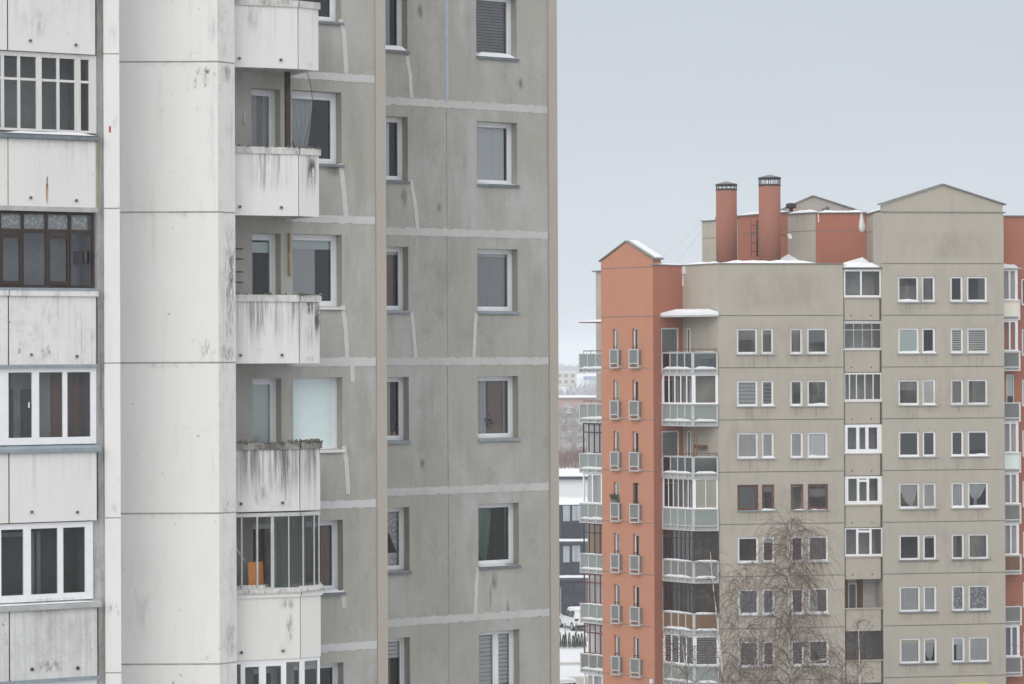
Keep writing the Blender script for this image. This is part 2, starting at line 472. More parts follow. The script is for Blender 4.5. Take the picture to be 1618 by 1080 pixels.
M['frost_grey'] = fabric('grey_frosted_panel', (0.30, 0.31, 0.31), 0.3)
M['yellow_sign'] = plain('yellow_sign_board', (0.62, 0.60, 0.14), 0.5)
M['plant_green'] = stained('dark_leaves', (0.055, 0.085, 0.04), dirt=(0.02, 0.035, 0.015), blotch=0.7, blotch_lo=0.4, grain=0.3, bump=0)
M['flower_pink'] = plain('pink_petals', (0.55, 0.18, 0.27), 0.7)
M['sign_blue'] = plain('blue_sign', (0.10, 0.16, 0.36), .6)
M['terracotta'] = plain('terracotta', (0.45, 0.17, 0.09), 0.8)
M['birch_bark'] = stained('birch_bark', (0.66, 0.63, 0.58), dirt=(0.09, 0.075, 0.065), blotch=0.9, blotch_lo=0.52, blotch_hi=0.62, grain=0.15, seed=95, fray=0.6)
M['twig'] = plain('birch_twigs', (0.145, 0.10, 0.082), 0.9, var=0.25, scale=3)
M['grey_twig'] = plain('grey_frosty_twigs', (0.40, 0.385, 0.385), 0.9, var=0.3, scale=0.5)
M['grey_bark'] = plain('grey_bark', (0.16, 0.15, 0.145), 0.9, var=0.25)
M['red_thing'] = plain('red_plastic', (0.42, 0.05, 0.09), 0.5)

def stain_mat(name, col, lo=0.42, hi=0.6, scale=7.0, stretch=0.5, strength=0.9, seed=0.0, edge=0.30, top=False):
    """A thin film of dirt with ragged, fading edges: clear where the wall is clean."""
    m = bpy.data.materials.new(name); m.use_nodes = True
    nt = m.node_tree; nt.nodes.clear()
    out = nt.nodes.new('ShaderNodeOutputMaterial')
    df = nt.nodes.new('ShaderNodeBsdfDiffuse'); df.inputs[0].default_value = (*col, 1)
    tp = nt.nodes.new('ShaderNodeBsdfTransparent'); mx = nt.nodes.new('ShaderNodeMixShader')
    f = _range(nt, _noise(nt, scale, 8, 0.72, map_scale=(1, 1, stretch), seed=seed), lo, hi)
    uv = nt.nodes.new('ShaderNodeUVMap'); sp = nt.nodes.new('ShaderNodeSeparateXYZ'); nt.links.new(uv.outputs[0], sp.inputs[0])
    for i, ax in enumerate('XY'):
        a = _range(nt, sp.outputs[ax], 0.0, edge)
        f = _math(nt, 'MULTIPLY', f, a)
        if ax == 'Y' and top: continue
        f = _math(nt, 'MULTIPLY', f, _range(nt, sp.outputs[ax], 1.0 - edge, 1.0, 1.0, 0.0))
    f = _math(nt, 'MULTIPLY', f, strength)
    nt.links.new(f, mx.inputs[0]); nt.links.new(tp.outputs[0], mx.inputs[1]); nt.links.new(df.outputs[0], mx.inputs[2])
    nt.links.new(mx.outputs[0], out.inputs['Surface'])
    return m
M['st_dark'] = stain_mat('dark_algae_stain', (0.20, 0.20, 0.19), lo=0.50, hi=0.70, scale=11.0, strength=0.65, seed=1, edge=0.42)
M['st_soft'] = stain_mat('soft_grime_stain', (0.36, 0.36, 0.355), lo=0.42, hi=0.74, scale=5.0, stretch=0.22, strength=0.30, seed=2, edge=0.45)
M['st_streak'] = stain_mat('running_dirt_stain', (0.26, 0.26, 0.255), lo=0.42, hi=0.66, scale=20.0, stretch=0.045, strength=0.55, seed=3, top=True, edge=0.45)
M['st_black'] = stain_mat('black_corner_stain', (0.07, 0.072, 0.065), lo=0.40, hi=0.58, scale=14.0, stretch=0.3, strength=0.8, seed=4, edge=0.42)
M['st_moss'] = stain_mat('moss_stain', (0.22, 0.22, 0.15), lo=0.38, hi=0.62, scale=12.0, stretch=0.8, strength=0.6, seed=5, edge=0.48)
M['st_damp'] = stain_mat('damp_concrete_stain', (0.24, 0.225, 0.195), lo=0.30, hi=0.55, scale=9.0, stretch=0.3, strength=0.55, seed=6, edge=0.48)
M['st_pale'] = stain_mat('pale_patch', (0.56, 0.565, 0.56), lo=0.42, hi=0.66, scale=2.6, stretch=0.5, strength=0.45, seed=7, edge=0.45)
M['st_rust'] = stain_mat('rust_run', (0.45, 0.30, 0.16), lo=0.3, hi=0.5, scale=12.0, stretch=0.05, strength=0.8, seed=8, top=True)

M['st_mott'] = stain_mat('mottled_black_stain', (0.20, 0.20, 0.19), lo=0.40, hi=0.68, scale=15.0, stretch=0.25, strength=0.62, seed=9, edge=0.45)
M['st_sill'] = stain_mat('rain_run_under_sill', (0.25, 0.235, 0.20), lo=0.40, hi=0.75, scale=5.0, stretch=0.08, strength=0.30, seed=10, top=True, edge=0.45)
M['st_panel'] = stain_mat('faded_panel_patch', (0.50, 0.47, 0.41), lo=0.38, hi=0.70, scale=0.7, stretch=0.5, strength=0.30, seed=11, edge=0.3)

# ---------------------------------------------------------------- building helpers
def wall(mb, F, u0, u1, z0, z1, holes=(), grooves=(), gw=0.012, gdepth=0.03, reveal=0.2, m=0, mg=1, mr=0, d=0.0):
    """Wall sheet at plane d with window openings (and their reveals) and recessed horizontal joints."""
    us, zs = {u0, u1}, {z0, z1}
    for (a, b, c, e) in holes:
        us.update(x for x in (a, b) if u0 < x < u1); zs.update(x for x in (c, e) if z0 < x < z1)
    gr = [g for g in grooves if z0 < g - gw and g + gw < z1]
    for g in gr: zs.update((g - gw, g + gw))
    us, zs = sorted(us), sorted(zs)
    for i in range(len(us) - 1):
        for j in range(len(zs) - 1):
            a, b, c, e = us[i], us[i + 1], zs[j], zs[j + 1]
            cu, cz = (a + b) / 2, (c + e) / 2
            if any(h[0] < cu < h[1] and h[2] < cz < h[3] for h in holes): continue
            if any(abs(cz - g) < gw for g in gr):
                k = d - gdepth
                mb.face([F.p(a, k, c), F.p(b, k, c), F.p(b, k, e), F.p(a, k, e)], mg)
                mb.face([F.p(a, d, c), F.p(b, d, c), F.p(b, k, c), F.p(a, k, c)], m)
                mb.face([F.p(a, k, e), F.p(b, k, e), F.p(b, d, e), F.p(a, d, e)], m)
            else:
                mb.face([F.p(a, d, c), F.p(b, d, c), F.p(b, d, e), F.p(a, d, e)], m)
    for h in holes:
        a, b, c, e = h[:4]
        k = d - reveal
        a2, b2 = max(a, u0), min(b, u1)
        mb.face([F.p(a2, d, c), F.p(b2, d, c), F.p(b2, k, c), F.p(a2, k, c)], mr)
        mb.face([F.p(a2, k, e), F.p(b2, k, e), F.p(b2, d, e), F.p(a2, d, e)], mr)
        mb.face([F.p(a2, d, e), F.p(a2, d, c), F.p(a2, k, c), F.p(a2, k, e)], mr)
        mb.face([F.p(b2, d, c), F.p(b2, d, e), F.p(b2, k, e), F.p(b2, k, c)], mr)

def wavy(mb, F, u0, u1, z0, z1, d, waves, amp=0.03, m=0, rnd=None, hem=None):
    """Hanging cloth with folds; hem(t) gives the height of its lower edge."""
    n = max(8, int(waves * 6))
    rnd = rnd or random
    ph = rnd.random() * 6
    pts = []
    for i in range(n + 1):
        t = i / n
        dd = d + amp * math.sin(t * waves * 2 * math.pi + ph + 0.7 * math.sin(3 * t + ph)) * (0.6 + 0.4 * math.sin(7.3 * t + ph))
        zb = hem(t) if hem else z0
        pts.append((F.p(u0 + (u1 - u0) * t, dd, zb), F.p(u0 + (u1 - u0) * t, d + (dd - d) * 0.5, z1)))
    for i in range(n):
        mb.face([pts[i][0], pts[i + 1][0], pts[i + 1][1], pts[i][1]], m, True)

def snow_strip(F, u0, u1, d0, d1, z, h, rnd, cover=1.0, lump=0.5, step=0.07):
    """Lumpy ridge of snow lying on a ledge between d1 (back) and d0 (front)."""
    mb = MB()
    n = max(4, int((u1 - u0) / step)); k = 4
    ph = rnd.random() * 50
    rows = []
    for i in range(n + 1):
        t = i / n
        uu = u0 + (u1 - u0) * t
        q = noise.noise(Vector((uu * 1.7 + ph, 3.1, ph))) * 0.5 + 0.5
        edge = min(1, t * 6, (1 - t) * 6)
        hh = h * max(0.0, (1 - lump) + lump * 2 * q - (1 - cover) * 1.6) * edge
        row = []
        for j in range(k + 1):
            s = j / k
            prof = math.sin(math.pi * min(1, 0.12 + s * 0.88)) ** 0.6 if j else 0.75
            if j == k: prof = 0.0
            jit = 0.012 * noise.noise(Vector((uu * 6 + ph, s * 4, 1)))
            row.append(F.p(uu, d1 + (d0 - d1) * s + (jit if 0 < j else 0), z + hh * prof))
        rows.append(row)
    for i in range(n):
        for j in range(k):
            mb.face([rows[i][j + 1], rows[i + 1][j + 1], rows[i + 1][j], rows[i][j]], 0, True)
    return mb

def smear(mb, F, path, width, rnd, d=0.006, m=0, jag=0.25, step=0.05):
    """Trowelled band along a (u, z) path, ragged on both sides, a few mm thick."""
    segs = []
    for i in range(len(path) - 1):
        a, b = path[i], path[i + 1]
        L = math.hypot(b[0] - a[0], b[1] - a[1])
        n = max(1, int(L / step))
        for k in range(n): segs.append((a[0] + (b[0] - a[0]) * k / n, a[1] + (b[1] - a[1]) * k / n))
    segs.append(path[-1])
    ph = rnd.random() * 90
    L, Rr = [], []
    for i, (u, z) in enumerate(segs):
        q = segs[min(i + 1, len(segs) - 1)]; p0 = segs[max(i - 1, 0)]
        tx, tz = q[0] - p0[0], q[1] - p0[1]
        l = math.hypot(tx, tz) or 1
        nx, nz = -tz / l, tx / l
        w1 = width / 2 * (1 + jag * noise.noise(Vector((i * 0.22 + ph, 0, 0))) + jag * 0.8 * noise.noise(Vector((i * 0.9 + ph, 5, 0))))
        w2 = width / 2 * (1 + jag * noise.noise(Vector((i * 0.22 + ph, 9, 0))) + jag * 0.8 * noise.noise(Vector((i * 0.9 + ph, 15, 0))))
        L.append((u + nx * w1, z + nz * w1)); Rr.append((u - nx * w2, z - nz * w2))
    for i in range(len(segs) - 1):
        mb.face([F.p(*[Rr[i][0]], d, Rr[i][1]), F.p(Rr[i + 1][0], d, Rr[i + 1][1]), F.p(L[i + 1][0], d, L[i + 1][1]), F.p(L[i][0], d, L[i][1])], m)
        for S in (L, Rr):
            mb.face([F.p(S[i][0], d, S[i][1]), F.p(S[i + 1][0], d, S[i + 1][1]), F.p(S[i + 1][0], 0, S[i + 1][1]), F.p(S[i][0], 0, S[i][1])], m)

def stain(parent, F, x0, y0, x1, y1, mat, d=0.004, name='stain'):
    u0, u1, z0, z1 = F.rect(x0, y0, x1, y1, d)
    me = bpy.data.meshes.new(name)
    org = F.p((u0 + u1) / 2, d, z0)
    me.from_pydata([tuple(F.p(u, d, z) - org) for u, z in ((u0, z0), (u1, z0), (u1, z1), (u0, z1))], [], [(0, 1, 2, 3)])
    uv = me.uv_layers.new(name='UVMap')
    for i, c in enumerate(((0, 0), (1, 0), (1, 1), (0, 1))): uv.data[i].uv = c
    me.materials.append(M[mat])
    o = bpy.data.objects.new(name, me); COL.objects.link(o)
    o.parent = parent; o.location = org - wpos(parent)
    return o

def window(parent, F, u0, u1, z0, z1, d, fw=0.06, depth=0.07, mull=(), trans=(), mat='pvc', content=(), sill=None, snow=0.0,
           gl='glass', name='window', rnd=random, back=0.13, sill_mat='slate_metal', sill_ext=(0.0, 0.04), sill_out=0.05, handle=False, inner=True, sill_h=0.03, snow_h=1.0):
    back = min(back, 0.06)
    """One window: frame mesh with pane, sill, curtain or blind (and snow) as its children."""
    f = MB()
    w, h = u1 - u0, z1 - z0
    f.box(F, u0, u1, d, d - depth, z0, z0 + fw)
    f.box(F, u0, u1, d, d - depth, z1 - fw, z1)
    f.box(F, u0, u0 + fw, d, d - depth, z0 + fw, z1 - fw)
    f.box(F, u1 - fw, u1, d, d - depth, z0 + fw, z1 - fw)
    cuts = [u0 + fw]
    for q in mull:
        c = u0 + w * q
        f.box(F, c - fw * 0.55, c + fw * 0.55, d - 0.002, d - depth, z0 + fw, z1 - fw)
        cuts.append(c)
    cuts.append(u1 - fw)
    for (q, a, b) in trans:
        zc = z0 + h * q
        f.box(F, u0 + w * a + fw * 0.5, u0 + w * b - fw * 0.5, d - 0.004, d - depth, zc - fw * 0.4, zc + fw * 0.4)
    if inner:                                     # casement rails, a step behind the frame
        g = fw * 0.5
        for i in range(len(cuts) - 1):
            a, b = cuts[i] + (fw * 0.55 if i else 0), cuts[i + 1] - (fw * 0.55 if i + 2 < len(cuts) else 0)
            k0, k1 = d - 0.018, d - depth
            f.box(F, a, b, k0, k1, z0 + fw, z0 + fw + g); f.box(F, a, b, k0, k1, z1 - fw - g, z1 - fw)
            f.box(F, a, a + g, k0, k1, z0 + fw + g, z1 - fw - g); f.box(F, b - g, b, k0, k1, z0 + fw + g, z1 - fw - g)
    o = f.build(name, M[mat], parent)
    g = MB()
    k = d - depth * 0.6
    g.face([F.p(u0 + fw, k, z0 + fw), F.p(u1 - fw, k, z0 + fw), F.p(u1 - fw, k, z1 - fw), F.p(u0 + fw, k, z1 - fw)])
    g.build('pane', M[gl], o)
    if handle:
        hb = MB(); hb.box(F, u0 + fw * 1.1, u0 + fw * 1.5, d + 0.03, d, z0 + h * 0.42, z0 + h * 0.5); hb.build('handle', M[mat], o)
    cd = d - depth - back
    for c in content:
        mb = MB(); kind = c[0]; nm = 'curtain'
        if kind == 'curtain':
            _, mt, f0, f1, g0, g1, wv = c
            wavy(mb, F, u0 + w * f0, u0 + w * f1, z0 + h * g0, z0 + h * g1, cd, wv, 0.025, 0, rnd)
        elif kind == 'roller':
            _, mt, g0, g1 = c; nm = 'blind'
            mb.box(F, u0 + fw, u1 - fw, d - depth - 0.03, d - depth - 0.04, z0 + h * g0, z0 + h * g1)
        elif kind == 'slats':
            _, mt, n, g0, g1, th = c; nm = 'blind'
            for i in range(n):
                zc = z0 + h * (g0 + (g1 - g0) * (i + 0.5) / n); hh = h * (g1 - g0) / n * th / 2
                mb.box(F, u0 + fw, u1 - fw, d - depth - 0.02, d - depth - 0.03, zc - hh, zc + hh)
        elif kind == 'tie':
            _, mt, f0, f1, knot, side = c            # curtain gathered at height fraction knot
            n, rows = 18, 10
            xc = 0.62 if side > 0 else 0.38
            def P(t, zf):
                g_ = 0.16 + 0.84 * min(1.0, max(0.0, (zf - knot) / (1 - knot))) ** 0.6
                x = xc + (t - xc) * g_
                return F.p(u0 + w * (f0 + (f1 - f0) * x), cd + 0.035 * math.sin(t * 34 + zf * 2) * (1.2 - g_ * .5), z0 + h * (0.04 + 0.90 * zf))
            for i in range(n):
                for r_ in range(rows):
                    mb.face([P(i / n, r_ / rows), P((i + 1) / n, r_ / rows), P((i + 1) / n, (r_ + 1) / rows), P(i / n, (r_ + 1) / rows)], 0, True)
        elif kind == 'swag':
            _, mt, drop = c                          # lace pelmet with arched lower edge
            wavy(mb, F, u0 + fw, u1 - fw, 0, z1 - fw, cd, 4, 0.015, 0, rnd,
                 hem=lambda t: z0 + h * (1 - drop * (0.35 + 0.65 * abs(2 * t - 1) ** 1.3)))
        elif kind == 'sheet':
            _, mt, f0, f1, g0, g1 = c
            mb.box(F, u0 + w * f0, u0 + w * f1, cd, cd - 0.02, z0 + h * g0, z0 + h * g1)
        mb.build(nm, M[mt], o)
    if sill:
        s = MB()
        a, b = u0 - sill_ext[0], u1 + sill_ext[1]
        zt = z0 + 0.012
        pts = [(d - 0.01, zt), (sill_out, zt - sill_h), (sill_out, zt - sill_h - 0.045), (sill_out - 0.012, zt - sill_h - 0.045), (sill_out - 0.012, zt - sill_h - 0.012), (d - 0.01, zt - 0.012)]
        for i in range(len(pts)):
            p, q = pts[i], pts[(i + 1) % len(pts)]
            s.face([F.p(a, p[0], p[1]), F.p(a, q[0], q[1]), F.p(b, q[0], q[1]), F.p(b, p[0], p[1])])
        for uu in (a, b):
            s.face([F.p(uu, *pts[0]), F.p(uu, *pts[1]), F.p(uu, *pts[4]), F.p(uu, *pts[5])])
            s.face([F.p(uu, *pts[1]), F.p(uu, *pts[2]), F.p(uu, *pts[3]), F.p(uu, *pts[4])])
        so = s.build('sill', M[sill_mat], o)
        if snow > 0:
            cov = min(1.0, snow)
            if cov > 0.85: x0, x1 = a, b
            else:
                L = (b - a) * (0.35 + 0.6 * cov); x0 = a + (b - a - L) * rnd.random(); x1 = x0 + L
            sm = snow_strip(F, x0 + 0.01, x1 - 0.01, sill_out - 0.004, d + 0.002, zt - sill_h * 0.6, (0.045 + 0.075 * cov) * snow_h, rnd, cov)
            sm.build('snow', M['snow'], o)
    return o

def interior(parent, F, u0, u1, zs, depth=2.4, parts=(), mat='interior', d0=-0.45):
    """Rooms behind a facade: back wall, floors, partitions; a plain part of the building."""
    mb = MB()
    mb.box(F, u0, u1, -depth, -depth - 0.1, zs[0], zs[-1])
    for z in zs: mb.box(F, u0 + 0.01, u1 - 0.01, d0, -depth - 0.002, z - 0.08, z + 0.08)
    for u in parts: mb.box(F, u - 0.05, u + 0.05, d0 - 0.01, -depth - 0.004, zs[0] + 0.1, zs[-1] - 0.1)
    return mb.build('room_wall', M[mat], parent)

# ================================================================ PANEL TOWER (left)
ZF, FH = 20.97, 2.8
def J(k): return ZF + FH * k            # joint between storeys; k = 0 is level with the lens
TOP, BOT = J(4), 0.0
tower = thing('apartment_tower', (-3.5, 54.0, 0), 'tall grey and white concrete panel tower with stained balconies filling the left half', 'apartment building')
rt = random.Random(11)

FL0 = Facade((-8.929, 47.17), (-7.503, 47.96))
D1 = 48.1
FL1 = Facade((at(165, 568, D1).x, D1), (at(190, 568, D1).x, D1))
D2 = 49.41
FL2 = Facade((at(186, 568, D2).x, D2), (at(345.5, 568, D2).x, D2))
PB = at(372.5, 568, 49.75)
FB = Facade((at(345.5, 568, D2).x, D2), (PB.x, PB.y))
FG1 = Facade((-3.739, 52.0), (-2.697, 52.68))
FG2 = Facade((-2.698, 56.95), (0.819, 59.29))

# ---- white column beside the balconies
mb = MB()
gr = [J(k) for k in range(-7, 5)]
wall(mb, FL2, -0.25, FL2.len, BOT, TOP, grooves=gr, gw=0.016, gdepth=0.012, m=0, mg=2)
wall(mb, FB, 0, FB.len, BOT, TOP, grooves=gr, gw=0.013, gdepth=0.012, m=1, mg=2)
nb = FG1.n
pe = Vector((PB.x, PB.y, 0))
back = pe - nb * 2.4
mb.face([(pe.x, pe.y, BOT), (back.x, back.y, BOT), (back.x, back.y, TOP), (pe.x, pe.y, TOP)], 1)
mb.build('column_wall', [M['white_concrete'], M['white_edge'], M['joint_col']], tower)

# ---- fin wall between loggias and column
mb = MB()
fu = FL1.len
wall(mb, FL1, 0, fu, BOT, TOP, grooves=gr, gw=0.012, gdepth=0.012, m=0, mg=2)
bk = FL0.n * -2.6
for uu in (0, fu):
    p = FL1.p(uu, 0, 0); q = p + bk
    mb.face([(p.x, p.y, BOT), (q.x, q.y, BOT), (q.x, q.y, TOP), (p.x, p.y, TOP)], 0 if uu else 1)
mb.build('fin_wall', [M['fin'], M['side_dirty'], M['joint_col']], tower)
mb = MB()                                 # paint scar and plaster scuffs on the fin
smear(mb, FL1, [FL1.uz(174, 199), FL1.uz(173.4, 206), FL1.uz(173.8, 209)], 0.035, rt, 0.005, 0, 0.7, 0.03)
mb.build('paint_mark', M['red_thing'], tower)
# ---- loggia stack at the far left
UL = FL0.u(-75, 575)
u143, u172 = FL0.u(143, 575, -0.14), FL0.u(176, 575, -0.14)
mb = MB()
mb.box(FL0, u143, u172, -0.14, -0.5, BOT, TOP)
mb.build('pier_wall', M['side_dirty'], tower)
mb = MB()
mb.box(FL0, UL, u143 + 0.2, -1.35, -1.5, BOT, TOP)
for k in range(-6, 5):
    mb.box(FL0, UL, u143 + 0.15, -0.12, -1.352, J(k) - 0.02, J(k) + 0.13)
mb.box(FL0, u143 + 0.02, u143 + 0.16, -0.51, -1.348, BOT + 0.01, TOP - 0.01)
mb.box(FL0, UL - 0.1, UL, -0.05, -1.5, BOT, TOP)
mb.build('loggia_wall', M['interior_light'], tower)

panel_mats = {3: 'balcony_light', 2: 'balcony_light', 1: 'balcony_light', 0: 'balcony_streak', -1: 'balcony_grime', -2: 'balcony_grime'}
panel_mats = {2: 'balcony_light', 1: 'balcony_light', 0: 'white_worn', -1: 'balcony_light', -2: 'balcony_grime', -3: 'balcony_grime', 3: 'balcony_light'}
xr, xl = FL0.u(152, 575), FL0.u(14.8, 575)
for k in range(-6, 4):
    zb = J(k) - 0.03
    zt = zb + 1.235
    mb = MB()
    mb.box(FL0, xl, xr, 0, -0.10, zb, zt)
    mb.box(FL0, UL, xl - 0.025, 0.0, -0.10, zb, zt)
    p = mb.build('loggia_panel', M[panel_mats.get(k, 'balcony_light')], tower)
    if -3 <= k <= 2:
        jm = M['foam' if k == 1 else ('rust' if k in (2, -2) else 'joint_dark')]
        jb = MB(); jb.box(FL0, xl - 0.03, xl + 0.005, -0.02, -0.09, zb + 0.01, zt - 0.02); jb.build('joint_filler', jm, p)
        jb = MB(); jb.box(FL0, xr - 0.005, xr + 0.04, -0.03, -0.13, zb + 0.01, zt - 0.02)
        jb.build('joint_filler', jm, p)
        for x in (49, 121):
            hb = MB()
            uu = FL0.u(x, 575); zz = zb + 0.16 + 0.03 * (x < 80)
            hb.tube([FL0.p(uu, -0.02, zz), FL0.p(uu, 0.03, zz - 0.004)], 0.032, 10)
            hb.tube([FL0.p(uu, 0.0, zz), FL0.p(uu, 0.034, zz - 0.004)], 0.022, 8, 1)
            hb.build('drain_pipe', [M['zinc'] if k != -2 else M['rust'], M['joint_dark']], p)
    # ledge / sill on top of the panel
    mb = MB()
    if k == 0:
        mb.box(FL0, UL, xl - 0.02, 0.045, -0.12, zt, zt + 0.10); mb.box(FL0, xl, xr + 0.03, 0.045, -0.12, zt, zt + 0.10)
        cap = mb.build('ledge', M['white_worn'], p)
        mb = MB(); mb.box(FL0, UL, xr + 0.045, 0.055, -0.13, zt + 0.10, zt + 0.145); mb.build('sill', M['blue_metal'], p)
    else:
        mt = {1: 'slate_metal', -1: 'blue_metal', -2: 'zinc'}.get(k, 'blue_metal')
        a = [FL0.p(UL, 0.07, zt + 0.005), FL0.p(xr + 0.07, 0.07, zt + 0.005), FL0.p(xr + 0.07, -0.12, zt + 0.005), FL0.p(UL, -0.12, zt + 0.005)]
        b = [FL0.p(UL, 0.07, zt + 0.075), FL0.p(xr + 0.07, 0.07, zt + 0.075), FL0.p(xr + 0.05, -0.12, zt + 0.145), FL0.p(UL, -0.12, zt + 0.145)]
        mb.hexa(a, b)
        s = mb.build('sill', M[mt], p)
        if k == 1:
            sn = snow_strip(FL0, FL0.u(4, 205), xr + 0.04, 0.068, -0.03, zt + 0.09, 0.05, rt, 1.0, 0.4)
            sn.build('snow', M['snow'], s)
        if k == -2:
            sn = snow_strip(FL0, UL + 0.2, xr + 0.0, 0.03, -0.06, zt + 0.10, 0.03, rt, 0.9, 0.5)
            sn.build('snow', M['snow'], s)

smb = MB()
smear(smb, FL0, [FL0.uz(74.5, 279), FL0.uz(74.4, 296)], 0.016, rt, 0.006, 0, 0.4, 0.03)
smb.build('rust_streak', M['rust'], tower)
def glazing(parent, F, z0, z1, d, xl, xr, posts, rails, mat, ym, gl='glass', depth=0.06, name='loggia_glazing', jamb=0.05):
    """posts: (pixel x0, x1[, z fraction from, to]); rails: (z fraction, half height, x0, x1)."""
    mb = MB(); ua, ub = F.u(xl, ym, d), F.u(xr, ym, d); h = z1 - z0
    for p_ in posts:
        f0, f1 = (p_[2], p_[3]) if len(p_) > 2 else (0, 1)
        mb.box(F, F.u(p_[0], ym, d), F.u(p_[1], ym, d), d, d - depth, z0 + h * f0, z0 + h * f1)
    for (q, hh, a, b) in rails:
        zc = z0 + h * q
        mb.box(F, F.u(a, ym, d), F.u(b, ym, d), d - 0.003, d - depth + 0.003, max(z0, zc - hh), min(z1, zc + hh))
    o = mb.build(name, M[mat], parent)
    g = MB(); k = d - depth * 0.55
    g.face([F.p(ua, k, z0), F.p(ub, k, z0), F.p(ub, k, z1), F.p(ua, k, z1)])
    g.build('pane', M[gl], o)
    return o

DG = -0.06
# row above panel +1 : old white wooden frames
z0, z1 = J(1) - 0.03 + 1.38, J(2) - 0.04
glazing(tower, FL0, z0, z1, DG, -75, 148,
        [(-78, -68), (-50, -45), (-15, -9), (1.5, 6.5), (27.5, 32), (57, 66), (89.5, 94), (118, 127.5), (140.5, 143), (143, 152)],
        [(0.0, 0.045, -75, 150), (0.985, 0.06, -75, 150), (0.655, 0.022, -75, 142)], 'old_white_wood', 140)
# row above panel 0 : dark brown frames with lace in the top lights
z0, z1 = J(0) - 0.03 + 1.385, J(1) - 0.08
o = glazing(tower, FL0, z0, z1, DG, -75, 149.5,
        [(-40, -34), (-0.5, 1.8), (34.5, 38), (72, 75.5), (109, 112.5), (145.5, 149.5),
         (1.8, 5, 0, .74), (31, 35, 0, .74), (75.5, 79.5, 0, .74), (106, 110, 0, .74)],
        [(0.0, 0.05, -75, 149), (0.742, 0.035, -75, 149), (0.985, 0.03, -75, 149), (0.675, 0.04, 1.8, 38), (0.675, 0.04, 75, 112), (0.05, 0.05, 1.8, 38), (0.05, 0.05, 75, 112)],
        'brown_wood', 390)
mb = MB(); mb.box(FL0, UL, xr + 0.04, 0.02, -0.13, z1, z1 + 0.085); mb.build('head_board', M['zinc'], o)
mb = MB()
h = z1 - z0
for a, b in ((-34, 0), (2, 34), (38, 71), (76, 108), (113, 138)):
    wavy(mb, FL0, FL0.u(a, 345, -0.15), FL0.u(b, 345, -0.15), z0 + h * 0.76, z1 - 0.02, -0.15, 3, 0.01, 0, rt)
mb.build('lace_curtain', M['lace'], o)
mb = MB()
mb.box(FL0, FL0.u(-30, 400), FL0.u(150, 400), -0.75, -0.80, z0 - 0.2, z1 - 0.1)
mb.build('inner_screen', M['slat_grey'], o)
mb = MB()
smear(mb, FL0, [(FL0.u(140, 390), z0 + h * .5), (FL0.u(140, 390), z0 + h * .33)], 0.09, rt, -0.7, 0, 0.1)
mb.build('wall_box', M['slat_dark'], o)
# row above panel -1 : white plastic, three lights
z0, z1 = J(-1) - 0.03 + 1.38, J(0) - 0.07
o = glazing(tower, FL0, z0, z1, DG, -75, 152,
        [(-60, -50), (-28, -18), (-8, 13.5), (50.5, 62), (99, 106.5), (143, 152)],
        [(0.02, 0.10, -75, 152), (0.99, 0.075, -75, 152)], 'pvc', 640)
mb = MB(); mb.box(FL0, UL, xr + 0.03, 0.02, -0.13, z1 + 0.0, z1 + 0.05); mb.build('head_board', M['blue_metal'], o)
for (a, b, mt, dd) in ((16, 50, 'interior_light', -0.9), (62, 79, 'interior_light', -0.55), (79, 98, 'drape_brown', -0.6), (107, 131, 'drape_brown', -0.55)):
    mb = MB(); wavy(mb, FL0, FL0.u(a, 640, dd), FL0.u(b, 640, dd), z0 + 0.06, z1 - 0.1, dd, 2, 0.02, 0, rt)
    mb.build('inner_curtain', M[mt], o)
mb = MB()
for (a, b) in ((16, 21), (34, 52)): mb.box(FL0, FL0.u(a, 640, -.85), FL0.u(b, 640, -.85), -0.85, -0.88, z0, z1 - 0.4)
mb.build('inner_pane', M['slat_dark'], o)
mb = MB(); mb.box(FL0, FL0.u(46.5, 640), FL0.u(48, 640), DG + 0.02, DG - 0.02, z0 + .66, z0 + .76); mb.build('handle', M['pvc'], o)
# row above panel -2
z0, z1 = J(-2) - 0.03 + 1.38, J(-1) - 0.05
o = glazing(tower, FL0, z0, z1, DG, -75, 147,
        [(-60, -50), (-30, -20), (-8, 2), (37, 49), (91, 100), (134.5, 147)],
        [(0.02, 0.10, -75, 147), (0.99, 0.085, -75, 147)], 'pvc', 880)
mb = MB()
for (a, b) in ((49, 54), (58, 64), (2, 40)):
    mb.box(FL0, FL0.u(a, 880, -.8), FL0.u(b, 880, -.8), -0.8, -0.84, z0 + (0 if a > 40 else 1.12), z1 - 0.2)
mb.build('inner_frame', M['slat_grey'], o)
mb = MB(); mb.box(FL0, FL0.u(100, 880, -.9), FL0.u(118, 880, -.9), -0.9, -0.93, z0, z1 - 0.1); mb.box(FL0, UL, FL0.u(98, 880, -.9), -1.0, -1.03, z0, z1 - .1)
mb.build('inner_pane', M['slat_dark'], o)
# lowest row, cut by the frame
z0, z1 = J(-3) - 0.03 + 1.38, J(-2) - 0.09
o = glazing(tower, FL0, z0, z1, DG, -75, 153,
        [(-60, -50), (-25, -15), (12, 20), (50, 57), (107, 114), (147, 153)], [(0.02, 0.10, -75, 153), (0.985, 0.09, -75, 153)], 'pvc', 1075)
mb = MB(); mb.box(FL0, UL, xr + 0.04, 0.03, -0.13, z1, z1 + 0.06); mb.build('head_board', M['blue_metal'], o)
# topmost, only its panel shows
z0, z1 = J(2) - 0.03 + 1.38, J(3) - 0.05
glazing(tower, FL0, z0, z1, DG, -75, 150, [(-8, 13), (50, 62), (99, 107), (143, 152)], [(0.02, 0.1, -75, 152), (0.99, 0.08, -75, 152)], 'pvc', 60)

